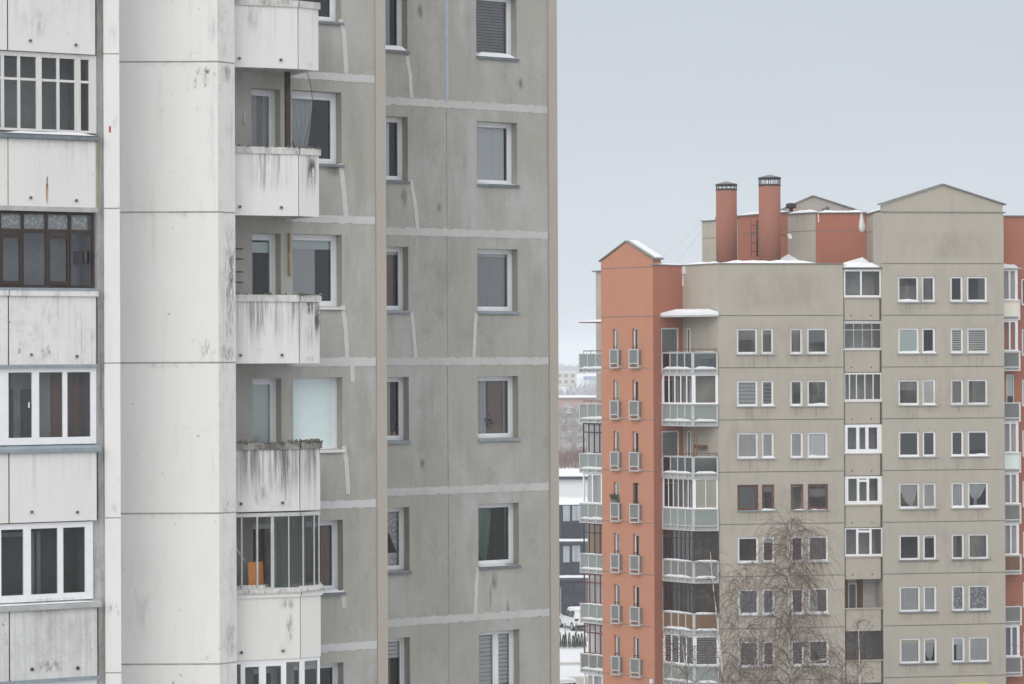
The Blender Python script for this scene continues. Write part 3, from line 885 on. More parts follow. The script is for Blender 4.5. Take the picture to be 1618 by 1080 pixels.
# ---- grey wall 1 (behind the small balconies)
ua, ub = FG1.u(330, 568), FG1.u(594.3, 568)
REV = 0.22
uw = (FG1.u(461.5, 200), FG1.u(539.5, 200)); ud = (FG1.u(397.5, 190), FG1.u(443, 190))
holes = []
for k in range(-2, 4):
    holes.append((uw[0], uw[1], J(k) - 1.71, J(k) - 0.30)); holes.append((ud[0], ud[1], J(k) - 2.55, J(k) - 0.31))
mb = MB(); wall(mb, FG1, ua, ub, BOT, TOP, holes=holes, reveal=REV)
mb.build('wall', M['grey_concrete'], tower)
uc = FG1.u(610, 568)
mb = MB(); mb.box(FG1, ub, uc, 0.03, -0.3, BOT, TOP)
for k in range(-7, 4): pass
e_ = FG1.p(uc, -0.3, 0); 
mb.hexa([FG1.p(uc - 0.06, -0.301, BOT), FG1.p(uc - 0.001, -0.301, BOT), FG1.p(uc - 0.001, -6.0, BOT), FG1.p(uc - 0.06, -6.0, BOT)],
        [FG1.p(uc - 0.06, -0.301, TOP), FG1.p(uc - 0.001, -0.301, TOP), FG1.p(uc - 0.001, -6.0, TOP), FG1.p(uc - 0.06, -6.0, TOP)])
mb.build('corner_trim', M['beige_trim'], tower)
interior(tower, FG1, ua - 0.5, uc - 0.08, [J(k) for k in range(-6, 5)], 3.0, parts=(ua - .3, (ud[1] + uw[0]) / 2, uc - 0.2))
WIN1 = {
    2: dict(content=[('tie', 'sheer', 0.0, 0.62, 0.10, 1), ('curtain', 'sheer', 0.0, 0.18, 0.05, 0.93, 2)], trans=[(0.92, 0.0, 1.0)]),
    1: dict(content=[('roller', 'blind_pale', 0.80, 0.95), ('curtain', 'sheer', 0.0, 0.62, 0.02, 0.95, 4)]),
    0: dict(content=[], fw=0.045, gl='pale_panel'),
    -1: dict(content=[('curtain', 'drape_brown', 0.72, 0.95, 0.0, 0.95, 3)]),
    -2: dict(content=[('roller', 'drape_brown', 0.90, 0.96)], gl='glass_grey'),
    3: dict(content=[]),
}
for k, kw in WIN1.items():
    snow = {-1: 0.7}.get(k, 0.0)
    window(tower, FG1, uw[0] + 0.001, uw[1] - 0.001, J(k) - 1.71, J(k) - 0.30, -REV, fw=kw.get('fw', 0.075), content=kw['content'], trans=kw.get('trans', ()),
           gl=kw.get('gl', 'glass_near'), sill=True, snow=snow, rnd=rt, sill_mat='pvc_warm' if k in (0, 1) else 'slate_metal', sill_out=0.06)
DOOR1 = {2: [('curtain', 'curtain_grey', 0.0, 1.0, 0.05, 0.95, 4)], 1: [('roller', 'blind_pale', 0.84, 0.93), ('curtain', 'sheer', 0.0, .3, .05, .9, 2)], 0: [('roller', 'blind_pale', 0.0, 0.98)],
         -1: [('curtain', 'drape_brown', 0.3, 0.7, 0.02, 0.95, 4)], -2: [], 3: []}
for k, c in DOOR1.items():
    window(tower, FG1, ud[0] + 0.001, ud[1] - 0.001, J(k) - 2.55, J(k) - 0.31, -REV, fw=0.08, content=c, rnd=rt, name='balcony_door')
    mb = MB()
x5 = FG1.u(452, 568)
def one_smear(F, path, w_, rnd, d, mat, jag, name, step=0.05):
    q = MB(); smear(q, F, path, w_, rnd, d, 0, jag, step); return q.build(name, M[mat], tower)
for k in range(-3, 4):
    one_smear(FG1, [(x5, J(k) + 0.005), (ub - 0.01, J(k))], 0.15 if k != 0 else 0.17, rt, 0.007, 'sealant', 0.30, 'joint_sealant', 0.035)
for (pts, w_) in (([(537, 30), (543, 50), (547, 115)], 0.10), ([(538, 258), (543, 300), (547, 346)], 0.105),
                 ([(541, 482), (546, 520), (549, 572), (556, 574), (557, 603)], 0.095), ([(543, 704), (547, 730), (550, 780)], 0.095),
                 ([(540, 932), (543, 945), (544, 960)], 0.10)):
    one_smear(FG1, [FG1.uz(*q) for q in pts], w_, rt, 0.009, 'sealant', 0.22, 'crack_sealant')
# fixtures on that wall
mb = MB(); uu = FG1.u(455.5, 170, 0.35)
mb.box(FG1, uu - 0.045, uu + 0.045, 0.36, 0.28, J(1) + 0.1, J(2) - 0.0); mb.build('post', M['post_brown'], tower)
mb = MB(); uu = FG1.u(458, 400, 0.05)
mb.box(FG1, uu - 0.012, uu + 0.012, 0.06, 0.0, FG1.z(458, 436), FG1.z(458, 368)); mb.build('wall_batten', M['batten'], tower)
mb = MB()
for yy in (393, 409, 429.5, 446): mb.tube([FG1.p(FG1.u(366, yy, 0.1), 0.1, FG1.z(374, yy)), FG1.p(FG1.u(384, yy, 0.1), 0.1, FG1.z(374, yy))], 0.012, 5)
mb.build('drying_rack', M['black_metal'], tower)
mb = MB(); mb.tube([FG1.p(FG1.u(385.5, 177, .02), 0.03, FG1.z(385.5, 177)), FG1.p(FG1.u(386, 196, .02), 0.03, FG1.z(386, 197))], 0.013, 6)
mb.build('wall_hook', M['pvc_warm'], tower)

# ---- small balconies with chamfered end
P0, P1, P2 = Vector((-5.20, 50.1, 0)), Vector((-4.042, 50.53, 0)), Vector((-3.68, 50.84, 0))
P3 = P2 - FG1.n * (P2 - FG1.o).dot(FG1.n)
P4 = P0 - FG1.n * (P0 - FG1.o).dot(FG1.n)
P0x = P0 + (P0 - P1).normalized() * 0.10
FA, FC, FS = Facade(P0x, P1), Facade(P1, P2), Facade(P2, P3)
bal_mat = {3: 'balcony_light', 2: 'balcony_light', 1: 'balcony_streak', 0: 'balcony_streak', -1: 'balcony_black', -2: 'balcony_cream', -3: 'balcony_light'}
bal_mat = {2: 'balcony_light', 1: 'balcony_light', 0: 'balcony_streak', -1: 'balcony_black', -2: 'balcony_cream', -3: 'balcony_light'}
cap_mat = {2: 'dirty_cap', 1: 'dirty_cap', 0: 'dirty_cap', -1: 'moss_cap', -2: 'balcony_cream', -3: 'dirty_cap'}
for k in range(-6, 3):
    zb = J(k) - 0.02; zt = zb + 1.17
    mb = MB()
    mb.prism([P0x, P1 - FA.t * 0.01, P1 - FA.t * .01 - FA.n * 0.09, P0x - FA.n * 0.09], zb, zt)
    mb.prism([P1 + FC.t * 0.012, P2, P2 - FC.n * 0.09, P1 + FC.t * .012 - FC.n * 0.09], zb, zt)
    mb.prism([P2 + FS.t * 0.002 - FC.n * .092, P3, P3 - FS.n * 0.09, P2 - FS.n * 0.09 - FC.n * 0.095], zb, zt)
    b_ = mb.build('balcony', M[bal_mat.get(k, 'balcony_light')], tower)
    mb = MB()
    mb.prism([P0x - FA.n * .092, P1 - FC.n * .094 - FA.n * .02, P2 - FC.n * .094 - FC.t * .09, P3 - FS.n * .092 + FS.t * -0.01, P4], zb + 0.02, zb + 0.18)
    mb.build('floor_slab', M['side_dirty'], b_)
    mb = MB()
    mb.prism([P0x + FA.n * .03, P1 + FA.n * .03 + FA.t * 0.0, P1 - FA.n * .11, P0x - FA.n * .11], zt, zt + 0.13)
    mb.prism([P1 + FC.n * .03 + FC.t * 0.018, P2 + FC.n * .03 + FC.t * .03, P2 - FC.n * .11 + FC.t * .03, P1 - FC.n * .11 + FC.t * 0.04], zt + 0.001, zt + 0.128)
    mb.build('parapet_cap', M[cap_mat.get(k, 'dirty_cap')], b_)
    mb = MB(); jp = P1
    mb.prism([P1 - FA.t * .009 - FA.n * .02, P1 + FC.t * .011 - FC.n * .02, P1 + FC.t * .011 - FC.n * .085, P1 - FA.t * .009 - FA.n * .085], zb + .01, zt - .01)
    mb.build('joint_filler', M['joint_dark'], b_)
    if k >= -3:
        for x in (379.5, 445):
            hb = MB(); uu = FA.u(x, 555); zz = zb + 0.16
            hb.tube([FA.p(uu, -0.02, zz), FA.p(uu, 0.03, zz - 0.004)], 0.034, 10)
            hb.tube([FA.p(uu, 0.0, zz), FA.p(uu, 0.034, zz - 0.004)], 0.025, 8, 1)
            hb.build('drain_pipe', [M['zinc'], M['joint_dark']], b_)
    if k in (1, 0, -1):                    # moss and ice clumps on the corner of the cap
        cl = MB(); q = random.Random(90 + k)
        for i in range(70):
            base = P1.lerp(P2, q.random() * 1.05) if i % 3 else P0.lerp(P1, q.random())
            c = base + FC.n * (q.random() * .12 - .08)
            r_ = (0.008 + 0.022 * q.random() ** 2) * (1.3 if k == -1 else 1)
            cl.tube([(c.x, c.y, zt + .12), (c.x + q.uniform(-.02, .02), c.y, zt + .125 + r_), (c.x, c.y, zt + .13 + r_ * 1.7)], [r_ * 1.3, r_, r_ * .3], 6)
        tag(cl.build('moss', M['moss_dark'], b_), kind='stuff')
# glazed balcony above parapet -2: aluminium frame, clear and green panes
k = -2
z0, z1 = J(k) + 1.29, J(k + 1) - 0.05
mb = MB()
for F_, a, b in ((FA, 0.0, FA.len), (FC, 0.02, FC.len)):
    mb.box(F_, a, b, -0.0, -0.07, z1 - 0.07, z1); mb.box(F_, a, b, -0.001, -0.07, z0, z0 + 0.04)
for x, w_ in ((382.5, 2.0), (407, 2.6), (431, 5), (456.7, 1.8), (480, 2.2)):
    F_ = FA if x < 472 else FC
    u_ = F_.u(x, 866); hw = w_ / 83 / 2
    mb.box(F_, u_ - hw, u_ + hw, -0.012, -0.06, z0 + 0.04, z1 - 0.07)
for u_ in (FC.len - 0.02, FC.len * 0.72): mb.box(FC, u_ - 0.012, u_ + 0.012, -0.012, -0.06, z0 + .04, z1 - .07)
gz = mb.build('balcony_glazing', M['alu'], tower)
g = MB(); u1_ = FA.u(431, 866)
g.face([FA.p(u1_, -0.03, z0), FA.p(FA.len, -0.03, z0), FA.p(FA.len, -0.03, z1), FA.p(u1_, -0.03, z1)])
g.face([FC.p(0.02, -0.03, z0), FC.p(FC.len, -0.03, z0), FC.p(FC.len, -0.03, z1), FC.p(0.02, -0.03, z1)])
g.face([FS.p(0.02, -0.03, z0), FS.p(FS.len, -0.03, z0), FS.p(FS.len, -0.03, z1), FS.p(0.02, -0.03, z1)])
g.face([FA.p(FA.u(420, 866), -0.05, z0), FA.p(FA.u(449, 866), -0.05, z0), FA.p(FA.u(449, 866), -0.05, z1 - .07), FA.p(FA.u(420, 866), -0.05, z1 - .07)])
g.build('pane', M['glass_green'], gz)
mb = MB()
bd = [0.0, 0.31, 0.63, 0.94, FA.len - 0.0]
for i in range(4):
    a = [FA.p(bd[i] + 0.004, 0.06, z0 - 0.06), FA.p(bd[i + 1] - 0.004, 0.06, z0 - 0.06), FA.p(bd[i + 1] - .004, -0.10, z0 - 0.03), FA.p(bd[i] + .004, -0.10, z0 - 0.03)]
    b = [v + Vector((0, 0, 0.075 - (0.045 if j < 2 else 0))) for j, v in enumerate(a)]
    b = [FA.p(bd[i] + 0.004, 0.06, z0 - 0.035), FA.p(bd[i + 1] - 0.004, 0.06, z0 - 0.035), FA.p(bd[i + 1] - .004, -0.10, z0 + 0.10), FA.p(bd[i] + .004, -0.10, z0 + 0.10)]
    mb.hexa(a, b)
a = [FC.p(-.01, 0.07, z0 - 0.05), FC.p(FC.len + .06, 0.07, z0 - 0.03), FC.p(FC.len + .06, -0.10, z0 + .0), FC.p(-.01, -0.10, z0)]
b = [v + Vector((0, 0, 0.03 if j < 2 else 0.11)) for j, v in enumerate(a)]
mb.hexa(a, b)
mb.build('sill_boards', M['dirty_cap'], gz)
mb = MB()
for i in range(5):
    u_ = 0.15 + i * .012
    pass
mb.tube([FG1.p(FG1.u(372, 865, .5), .5, FG1.z(372, 865, .5)), FG1.p(FG1.u(400, 905, .3), .3, FG1.z(400, 905, .3))], 0.014, 6)
mb.build('washing_line', M['pvc_warm'], gz)
# glazed balcony below, white plastic
k = -3
z0, z1 = J(k) + 1.29, J(k + 1) - 0.02
mb = MB()
for F_, a, b in ((FA, 0.0, FA.len), (FC, 0.02, FC.len)):
    mb.box(F_, a, b, -0.03, -0.10, z1 - 0.07, z1 - 0.005); mb.box(F_, a, b, -0.031, -0.10, z0, z0 + 0.07)
for (a, b) in ((381, 388), (410, 421), (445, 453), (475.5, 483)):
    F_ = FA if a < 470 else FC
    mb.box(F_, F_.u(a, 1065), F_.u(b, 1065), -0.032, -0.098, z0 + 0.07, z1 - 0.07)
mb.box(FA, FA.u(388, 1065), FA.u(446, 1065), -0.034, -0.096, z1 - 0.13, z1 - 0.071)
mb.box(FC, FC.len - 0.05, FC.len, -0.032, -0.098, z0 + .07, z1 - .07)
gz2 = mb.build('balcony_glazing', M['pvc'], tower)
g = MB()
g.face([FA.p(0.05, -0.06, z0), FA.p(FA.len, -0.06, z0), FA.p(FA.len, -0.06, z1), FA.p(0.05, -0.06, z1)])
g.face([FC.p(0.0, -0.06, z0), FC.p(FC.len, -0.06, z0), FC.p(FC.len, -0.06, z1), FC.p(0.0, -0.06, z1)])
g.build('pane', M['glass_green'], gz2)
# netting cord hung from the slab on the upper balconies
mb = MB()
for (zt_, zb_) in ((J(2) + .0, J(1) + 1.25),):
    pts = []
    for i in range(13):
        t = i / 12
        p = P3.lerp(P2, .55)
        pts.append((p.x + 0.10 * math.sin(t * 4.2), p.y, zt_ + (zb_ - zt_) * t))
    mb.tube(pts, 0.006, 4)
mb.build('net_cord', M['black_metal'], tower)

# ---- grey wall 2 (the wide blank gable with two window columns)
va, vb = FG2.u(575, 568) - 0.6, FG2.u(867.5, 568)
vw = (FG2.u(753.3, 240), FG2.u(817.3, 240)); vs = (FG2.u(587, 240), FG2.u(644.5, 240))
holes = []
for k in range(-2, 4):
    holes.append((vw[0], vw[1], J(k) - 1.70, J(k) - 0.33)); holes.append((vs[0], vs[1], J(k) - 1.70, J(k) - 0.33))
mb = MB(); wall(mb, FG2, va, vb, BOT, TOP, holes=holes, reveal=0.23)
mb.build('wall', M['grey_concrete'], tower)
vc = FG2.u(881, 568)
mb = MB(); mb.box(FG2, vb, vc, 0.035, -11.0, BOT, TOP)
mb.build('corner_trim', M['beige_trim'], tower)
mb = MB(); mb.box(FG2, va - 5, vc - 0.02, -10.8, -11.2, BOT, TOP); mb.box(FG2, va - 5, vc - .03, -0.02, -10.79, TOP - .2, TOP - .01)
mb.box(FG1, ua - 4, uc - 0.08, -0.03, -6, TOP - .25, TOP - .02); mb.box(FL0, UL - 2, u172, -1.52, -1.8, BOT, TOP)
mb.build('rear_wall', M['grey_concrete'], tower)
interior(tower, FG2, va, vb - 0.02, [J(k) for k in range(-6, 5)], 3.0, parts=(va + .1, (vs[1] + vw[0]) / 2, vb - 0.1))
WB = {
    3: dict(content=[('slats', 'shutter', 20, 0.03, 0.97, 0.72), ('roller', 'slat_dark', 0.02, 0.98)], snow=1.0),
    2: dict(content=[('curtain', 'curtain', 0.0, 0.88, 0.0, 0.95, 7)], snow=0.55),
    1: dict(content=[('curtain', 'curtain_grey', 0.0, 0.93, 0.0, 0.90, 7), ('roller', 'blind_white', 0.88, 0.94)], snow=0.0),
    0: dict(content=[('curtain', 'sheer', 0.0, 0.42, 0.0, 0.95, 4), ('curtain', 'drape_brown', 0.45, 0.8, 0.0, 0.95, 3), ('curtain', 'slat_grey', 0.82, 0.95, 0.0, 0.95, 1)], snow=0.0),
    -1: dict(content=[('tie', 'drape_green', 0.05, 0.55, 0.05, 1), ('curtain', 'drape_green', 0.86, 0.97, 0.0, 0.95, 1)], snow=0.6),
    -2: dict(content=[('slats', 'blind_white', 13, 0.12, 0.97, 0.82), ('curtain', 'sheer', 0.0, 1, 0.1, .9, 3)], mull=(0.56,), snow=0.0),
}
for k, kw in WB.items():
    window(tower, FG2, vw[0] + .001, vw[1] - .001, J(k) - 1.70, J(k) - 0.33, -0.23, fw=0.07, content=kw['content'], mull=kw.get('mull', ()),
           sill=True, snow=kw['snow'], rnd=rt, sill_mat='slate_metal' if k in (3, 2, -1) else 'blue_metal', handle=False, gl='glass_near')
WS = {
    3: dict(content=[('curtain', 'curtain_grey', 0.3, 0.75, 0.0, 0.95, 3)], snow=1.0),
    2: dict(content=[('curtain', 'curtain', 0.0, 0.72, 0.0, 0.95, 4)], snow=0.45),
    1: dict(content=[('roller', 'blind_cream', 0.88, 0.95), ('curtain', 'drape_brown', .1, .8, 0, .9, 3)], snow=0.0),
    0: dict(content=[('curtain', 'curtain_grey', 0.4, 0.72, 0.0, 0.95, 3)], snow=0.0),
    -1: dict(content=[('swag', 'lace', 0.78), ('sheet', 'lace', 0.05, 0.95, 0.03, 0.27)], snow=0.0),
    -2: dict(content=[('slats', 'blind_white', 5, 0.66, 0.97, 0.85), ('curtain', 'drape_brown', .5, .7, 0, .66, 2)], snow=0.0),
}
for k, kw in WS.items():
    window(tower, FG2, vs[0] + .001, vs[1] - .001, J(k) - 1.70, J(k) - 0.33, -0.23, fw=0.07, content=kw['content'],
           sill=True, snow=kw['snow'], rnd=rt, sill_mat='slate_metal' if k in (3, 2, -1) else 'blue_metal')
for k in range(-3, 4):
    one_smear(FG2, [(va + .3, J(k)), (vb - 0.02, J(k))], 0.165, rt, 0.007, 'sealant_old', 0.42, 'joint_sealant', 0.03)
for (pts, w_) in (([(643, 88), (648, 120), (650, 154)], 0.09), ([(649, 284), (655, 318), (660, 362)], 0.085), ([(650, 492), (653, 520), (657, 565)], 0.085),
                  ([(752, 494), (750, 530), (748.5, 566)], 0.085), ([(754.5, 896), (752, 930), (751, 970)], 0.09)):
    one_smear(FG2, [FG2.uz(*q) for q in pts], w_, rt, 0.009, 'sealant', 0.22, 'crack_sealant')
one_smear(FG2, [(FG2.u(705.5, 60), TOP), (FG2.u(706, 100), J(2) + 0.03)], 0.075, rt, 0.008, 'blue_paint', 0.08, 'painted_joint')
for k in range(-2, 3):
    one_smear(FG2, [(FG2.u(707, 568) + .01 * (k % 2), J(k) - 0.1), (FG2.u(707.5, 568), J(k) - 2.7)], 0.010, rt, 0.003, 'crack_line', 0.8, 'panel_crack')
M_st = [(775, 897, 788, 938, 'st_damp'), (799, 944, 806, 992, 'st_damp'), (772.5, 915, 777, 968, 'st_damp'), (631, 291, 645, 334, 'st_damp'), (817, 120, 828, 144, 'st_damp'), (658, 2, 670, 34, 'st_damp'),
        (662, 720, 673, 744, 'st_damp'), (690, 315, 698, 338, 'st_damp'),
        (655, 410, 745, 560, 'st_pale'), (655, 575, 712, 770, 'st_pale'), (650, 380, 740, 470, 'st_pale'), (645, 800, 740, 965, 'st_pale'), (640, 990, 720, 1080, 'st_pale'),
        (650, 175, 735, 350, 'st_pale'), (820, 780, 868, 950, 'st_pale')]
for (x0, y0, x1, y1, m_) in M_st: stain(tower, FG2, x0, y0, x1, y1, m_, 0.003 + 0.0005 * len(M_st) * 0)
for (x0, y0, x1, y1, m_) in ((510, 254, 545, 282, 'st_damp'), (545, 400, 594, 560, 'st_pale'), (545, 830, 594, 1000, 'st_pale')):
    stain(tower, FG1, x0, y0, x1, y1, m_, 0.004)
# dirt on the white parts
for (x0, y0, x1, y1, m_) in ((350, 335, 374, 600, 'st_mott'), (355, 340, 374, 520, 'st_mott'), (346, 540, 372, 575, 'st_mott'), (346, 780, 373, 815, 'st_dark'), (354, 970, 374, 1045, 'st_mott'), (346, 30, 360, 110, 'st_soft'), (346, 95, 373, 140, 'st_mott'), (360, 820, 373, 1045, 'st_soft'), (346, 640, 356, 720, 'st_soft')):
    stain(tower, FB, x0, y0, x1, y1, m_, 0.004)
for (x0, y0, x1, y1, m_) in ((285, 94, 347, 150, 'st_dark'), (318, 98, 347, 130, 'st_dark'), (322, 100, 346, 330, 'st_soft'), (250, 160, 280, 190, 'st_soft'), (305, 165, 330, 180, 'st_soft'), (310, 530, 346, 575, 'st_dark'), (330, 690, 346, 805, 'st_soft'), (318, 1018, 342, 1046, 'st_dark'),
                              (195, 92, 345, 108, 'st_soft'), (195, 330, 345, 346, 'st_soft'), (195, 570, 345, 584, 'st_soft'), (195, 806, 345, 822, 'st_soft'), (295, 78, 320, 98, 'st_dark'), (325, 0, 346, 80, 'st_soft'), (192, 850, 250, 1040, 'st_soft')):
    stain(tower, FL2, x0, y0, x1, y1, m_, 0.004)
for (x0, y0, x1, y1, m_) in ((166, 30, 190, 78, 'st_soft'), (168, 170, 190, 220, 'st_soft'), (168, 940, 192, 985, 'st_dark'), (166, 790, 190, 815, 'st_soft'), (180, 318, 191, 330, 'st_dark'), (184, 0, 191, 80, 'st_soft'), (168, 1040, 192, 1062, 'st_soft')):
    stain(tower, FL1, x0, y0, x1, y1, m_, 0.003)
for (x0, y0, x1, y1, m_) in ((52, 460, 72, 574, 'st_soft'), (18, 955, 150, 1040, 'st_soft'), (16, 945, 150, 975, 'st_streak'), (50, 1035, 110, 1066, 'st_moss'), (18, 0, 90, 70, 'st_soft'), (60, 540, 85, 574, 'st_dark'), (130, 955, 152, 1060, 'st_soft'), (0, 945, 14, 1060, 'st_dark'), (72, 290, 77, 325, 'st_rust'), 
                              (15, 214, 152, 240, 'st_soft'), (27, 548, 33, 560, 'st_black')):
    stain(tower, FL0, x0, y0, x1, y1, m_, 0.004)
for (x0, y0, x1, y1, m_) in ((380, 240, 470, 310, 'st_streak'), (376, 470, 470, 540, 'st_streak'), (410, 700, 472, 790, 'st_streak'), (430, 705, 470, 800, 'st_streak'), (395, 762, 432, 802, 'st_mott'), (440, 940, 470, 965, 'st_mott'), (376, 700, 420, 770, 'st_streak'), (455, 470, 470, 500, 'st_soft'), (440, 945, 468, 962, 'st_dark'), (450, 962, 466, 1026, 'st_mott'), (436, 1012, 470, 1038, 'st_soft'), (376, 0, 420, 60, 'st_soft')):
    stain(tower, FA, x0, y0, x1, y1, m_, 0.004)
for (x0, y0, x1, y1, m_) in ((484, 238, 502, 300, 'st_black'), (480, 470, 498, 500, 'st_black'), (495, 468, 508, 535, 'st_black'), (476, 700, 508, 770, 'st_streak'), (476, 470, 506, 560, 'st_streak'), (475, 240, 508, 320, 'st_streak'), (480, 95, 500, 110, 'st_soft'), (474, 560, 508, 573, 'st_soft')):
    stain(tower, FC, x0, y0, x1, y1, m_, 0.004)

# ---- loose things on and in the tower
zfl = J(-2) + 0.16
board = MB()
ub0, ub1 = FG1.u(396.5, 905, 0.75), FG1.u(421, 905, 0.75)
ztop = FG1.z(408, 888, 0.75)
a = [FG1.p(ub0, 0.72, zfl), FG1.p(ub1, 0.72, zfl), FG1.p(ub1, 0.70, zfl), FG1.p(ub0, 0.70, zfl)]
b = [FG1.p(ub0 + .01, 0.62, ztop), FG1.p(ub1 - .005, 0.62, ztop), FG1.p(ub1 - .005, 0.60, ztop), FG1.p(ub0 + .01, 0.60, ztop)]
board.hexa(a, b)
bo = board.build('board', M['ply'])
tag(bo, 'orange wooden board standing inside the glazed balcony of the grey tower', 'board')

def flower_pot(F, x, y_base, d, h, label, flower, seed):
    q = random.Random(seed)
    u_ = F.u(x, y_base, d); z_ = F.z(x, y_base, d)
    root = thing('potted_plant', F.p(u_, d, z_), label, 'potted plant')
    mb = MB(); c = F.p(u_, d, z_)
    mb.tube([c, c + Vector((0, 0, .04)), c + Vector((0, 0, .10))], [.045, .055, .065], 12)
    mb.build('pot', M['terracotta'], root)
    lf = MB()
    for i in range(46):
        an = q.random() * 6.28; r_ = q.random() * .14
        p = c + Vector((math.cos(an) * r_, math.sin(an) * r_ * .5, .10 + q.random() * h * .45))
        s = .035 + .03 * q.random()
        t = Vector((math.cos(an), math.sin(an) * .5, q.uniform(-.2, .9))).normalized(); w_ = t.cross(Vector((0, 0, 1))).normalized() * s * .4
        lf.face([p, p + t * s + w_, p + t * s * 2, p + t * s - w_])
    for i in range(5): lf.tube([c + Vector((0, 0, .1)), c + Vector((q.uniform(-.08, .08), 0, .1 + h * q.uniform(.5, .95)))], .005, 4)
    lf.build('leaves', M['plant_green'], root)
    if flower:
        fl = MB()
        for i in range(34):
            p = c + Vector((q.uniform(-.10, .10), q.uniform(-.04, .04), .1 + h * q.uniform(.5, 1.0)))
            s = .018 + .012 * q.random()
            n_ = Vector((q.uniform(-1, 1), -1, q.uniform(-.5, .5))).normalized(); t = n_.cross(Vector((0, 0, 1))).normalized(); b_ = n_.cross(t)
            fl.face([p + t * s, p + b_ * s, p - t * s, p - b_ * s])
        fl.build('flowers', M['flower_pink'], root)
    return root
flower_pot(FG2, 771.5, 683, -0.36, 0.38, 'pink flowering pot plant behind the big window of the grey wall', True, 5)
flower_pot(FG2, 622, 690, -0.36, 0.26, 'leafy green pot plant behind the narrow window beside the pale corner strip', False, 8)

# ================================================================ APARTMENT BLOCK (right)
rb = random.Random(23)
block = thing('apartment_block', (19.0, 148.0, 0), 'beige apartment block with an orange gabled stair tower and two round brick chimneys', 'apartment building')
A0, TA = Vector((11.06, 142.48, 0)), R(8.5)
FA_ = Facade((A0.x, A0.y), (A0.x + math.cos(TA), A0.y + math.sin(TA)))
O1 = Vector((7.63, 143.7, 0)); O0 = Vector((4.93, 146.8, 0))
FO = Facade((O0.x, O0.y), (O1.x, O1.y))
S1 = Vector((9.33, 145.2, 0))
FSd = Facade((O1.x, O1.y), (S1.x, S1.y))
FCt = Facade((S1.x, S1.y), (A0.x, A0.y))
ZB = FA_.z(1235, 580.4)                      # storey joint nearest the lens height
def K(k): return ZB - FH * k                 # k grows downwards
GR = [K(k) for k in range(-3, 8)]
def seam(x): return FA_.u(x, 700)
uA1, uB0, uB1 = seam(1333.5), seam(1394.5), seam(1587.5)
zA = FA_.z(1235, 417)                        # parapet of the lower part
zBe = FA_.z(1490, 335)                       # eaves of the higher part
REVB = 0.13

# storey k: windows sit under joint k (k=0: joint at y 580 -> row at y 600..640)
AX = [(1164.8, 1198), (1203.6, 1223.2), (1248.9, 1269.2), (1276, 1308.2)]
BX = [(1420, 1453.2), (1457.8, 1479), (1502.8, 1523.2), (1529, 1561.5)]
zt_off = FA_.z(1235, 580.4) - FA_.z(1235, 600.4)
zb_off = FA_.z(1235, 580.4) - FA_.z(1235, 641.0)
holesA, holesB = [], []
winA, winB = {}, {}
for i, (a, b) in enumerate(AX):
    for k in range(-1, 6):
        h = (seam(a), seam(b), K(k) - zb_off, K(k) - zt_off); holesA.append(h); winA[(k, i)] = h
for i, (a, b) in enumerate(BX):
    for k in range(-2, 6):
        h = (seam(a), seam(b), K(k) - zb_off, K(k) - zt_off); holesB.append(h); winB[(k, i)] = h
mb = MB()
wall(mb, FA_, 0, uA1, 0, zA, holes=holesA, grooves=GR, gw=0.028, gdepth=0.02, reveal=REVB, mg=1)
wall(mb, FA_, uB0, uB1, 0, zBe, holes=holesB, grooves=GR, gw=0.028, gdepth=0.02, reveal=REVB, mg=1)
nA = FA_.n
# false gable over the right part
ug = (uB0 + uB1) / 2
zg = FA_.z(1492, 292)
zft = FA_.z(1490, 334)
def gable(F, ua, ub, um, z0, z1, dep, m=0):
    f, b_ = [(ua, z0), (ub, z0), (um, z1)], None
    mb.face([F.p(ua, 0, z0), F.p(ub, 0, z0), F.p(um, 0, z1)], m)
    mb.face([F.p(ub, -dep, z0), F.p(ua, -dep, z0), F.p(um, -dep, z1)], m)
gzb = zBe + 0.42
wall(mb, FA_, uB0 + 0.06, uB1 - 0.04, zBe, gzb, d=0.0)
mb.face([FA_.p(uB0 + .06, 0, gzb), FA_.p(uB1 - .04, 0, gzb), FA_.p(ug, 0, zg)])
# side walls of the stair tower junction and returns
wall(mb, FCt, 0, FCt.len, 0, zA, grooves=GR, gw=0.028, gdepth=0.02, mg=1)
q0 = FA_.p(uA1, 0, 0); q1 = FA_.p(uA1, -1.6, 0)
mb.face([(q0.x, q0.y, 0), (q1.x, q1.y, 0), (q1.x, q1.y, zA), (q0.x, q0.y, zA)])
q0 = FA_.p(uB0, 0, 0); q1 = FA_.p(uB0, -1.6, 0)
mb.face([(q1.x, q1.y, 0), (q0.x, q0.y, 0), (q0.x, q0.y, zBe), (q1.x, q1.y, zBe)])
q0 = FA_.p(uB1, 0, 0); q1 = FA_.p(uB1, -9, 0)
mb.face([(q0.x, q0.y, 0), (q1.x, q1.y, 0), (q1.x, q1.y, zBe), (q0.x, q0.y, zBe)])
mb.build('wall', [M['beige'], M['joint_mid']], block)
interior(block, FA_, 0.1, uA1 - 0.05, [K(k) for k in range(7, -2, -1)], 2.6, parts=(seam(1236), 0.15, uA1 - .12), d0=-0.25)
interior(block, FA_, uB0 + .05, uB1 - 0.05, [K(k) for k in range(7, -3, -1)], 2.6, parts=(seam(1491), uB0 + .12, uB1 - .12), d0=-0.25)

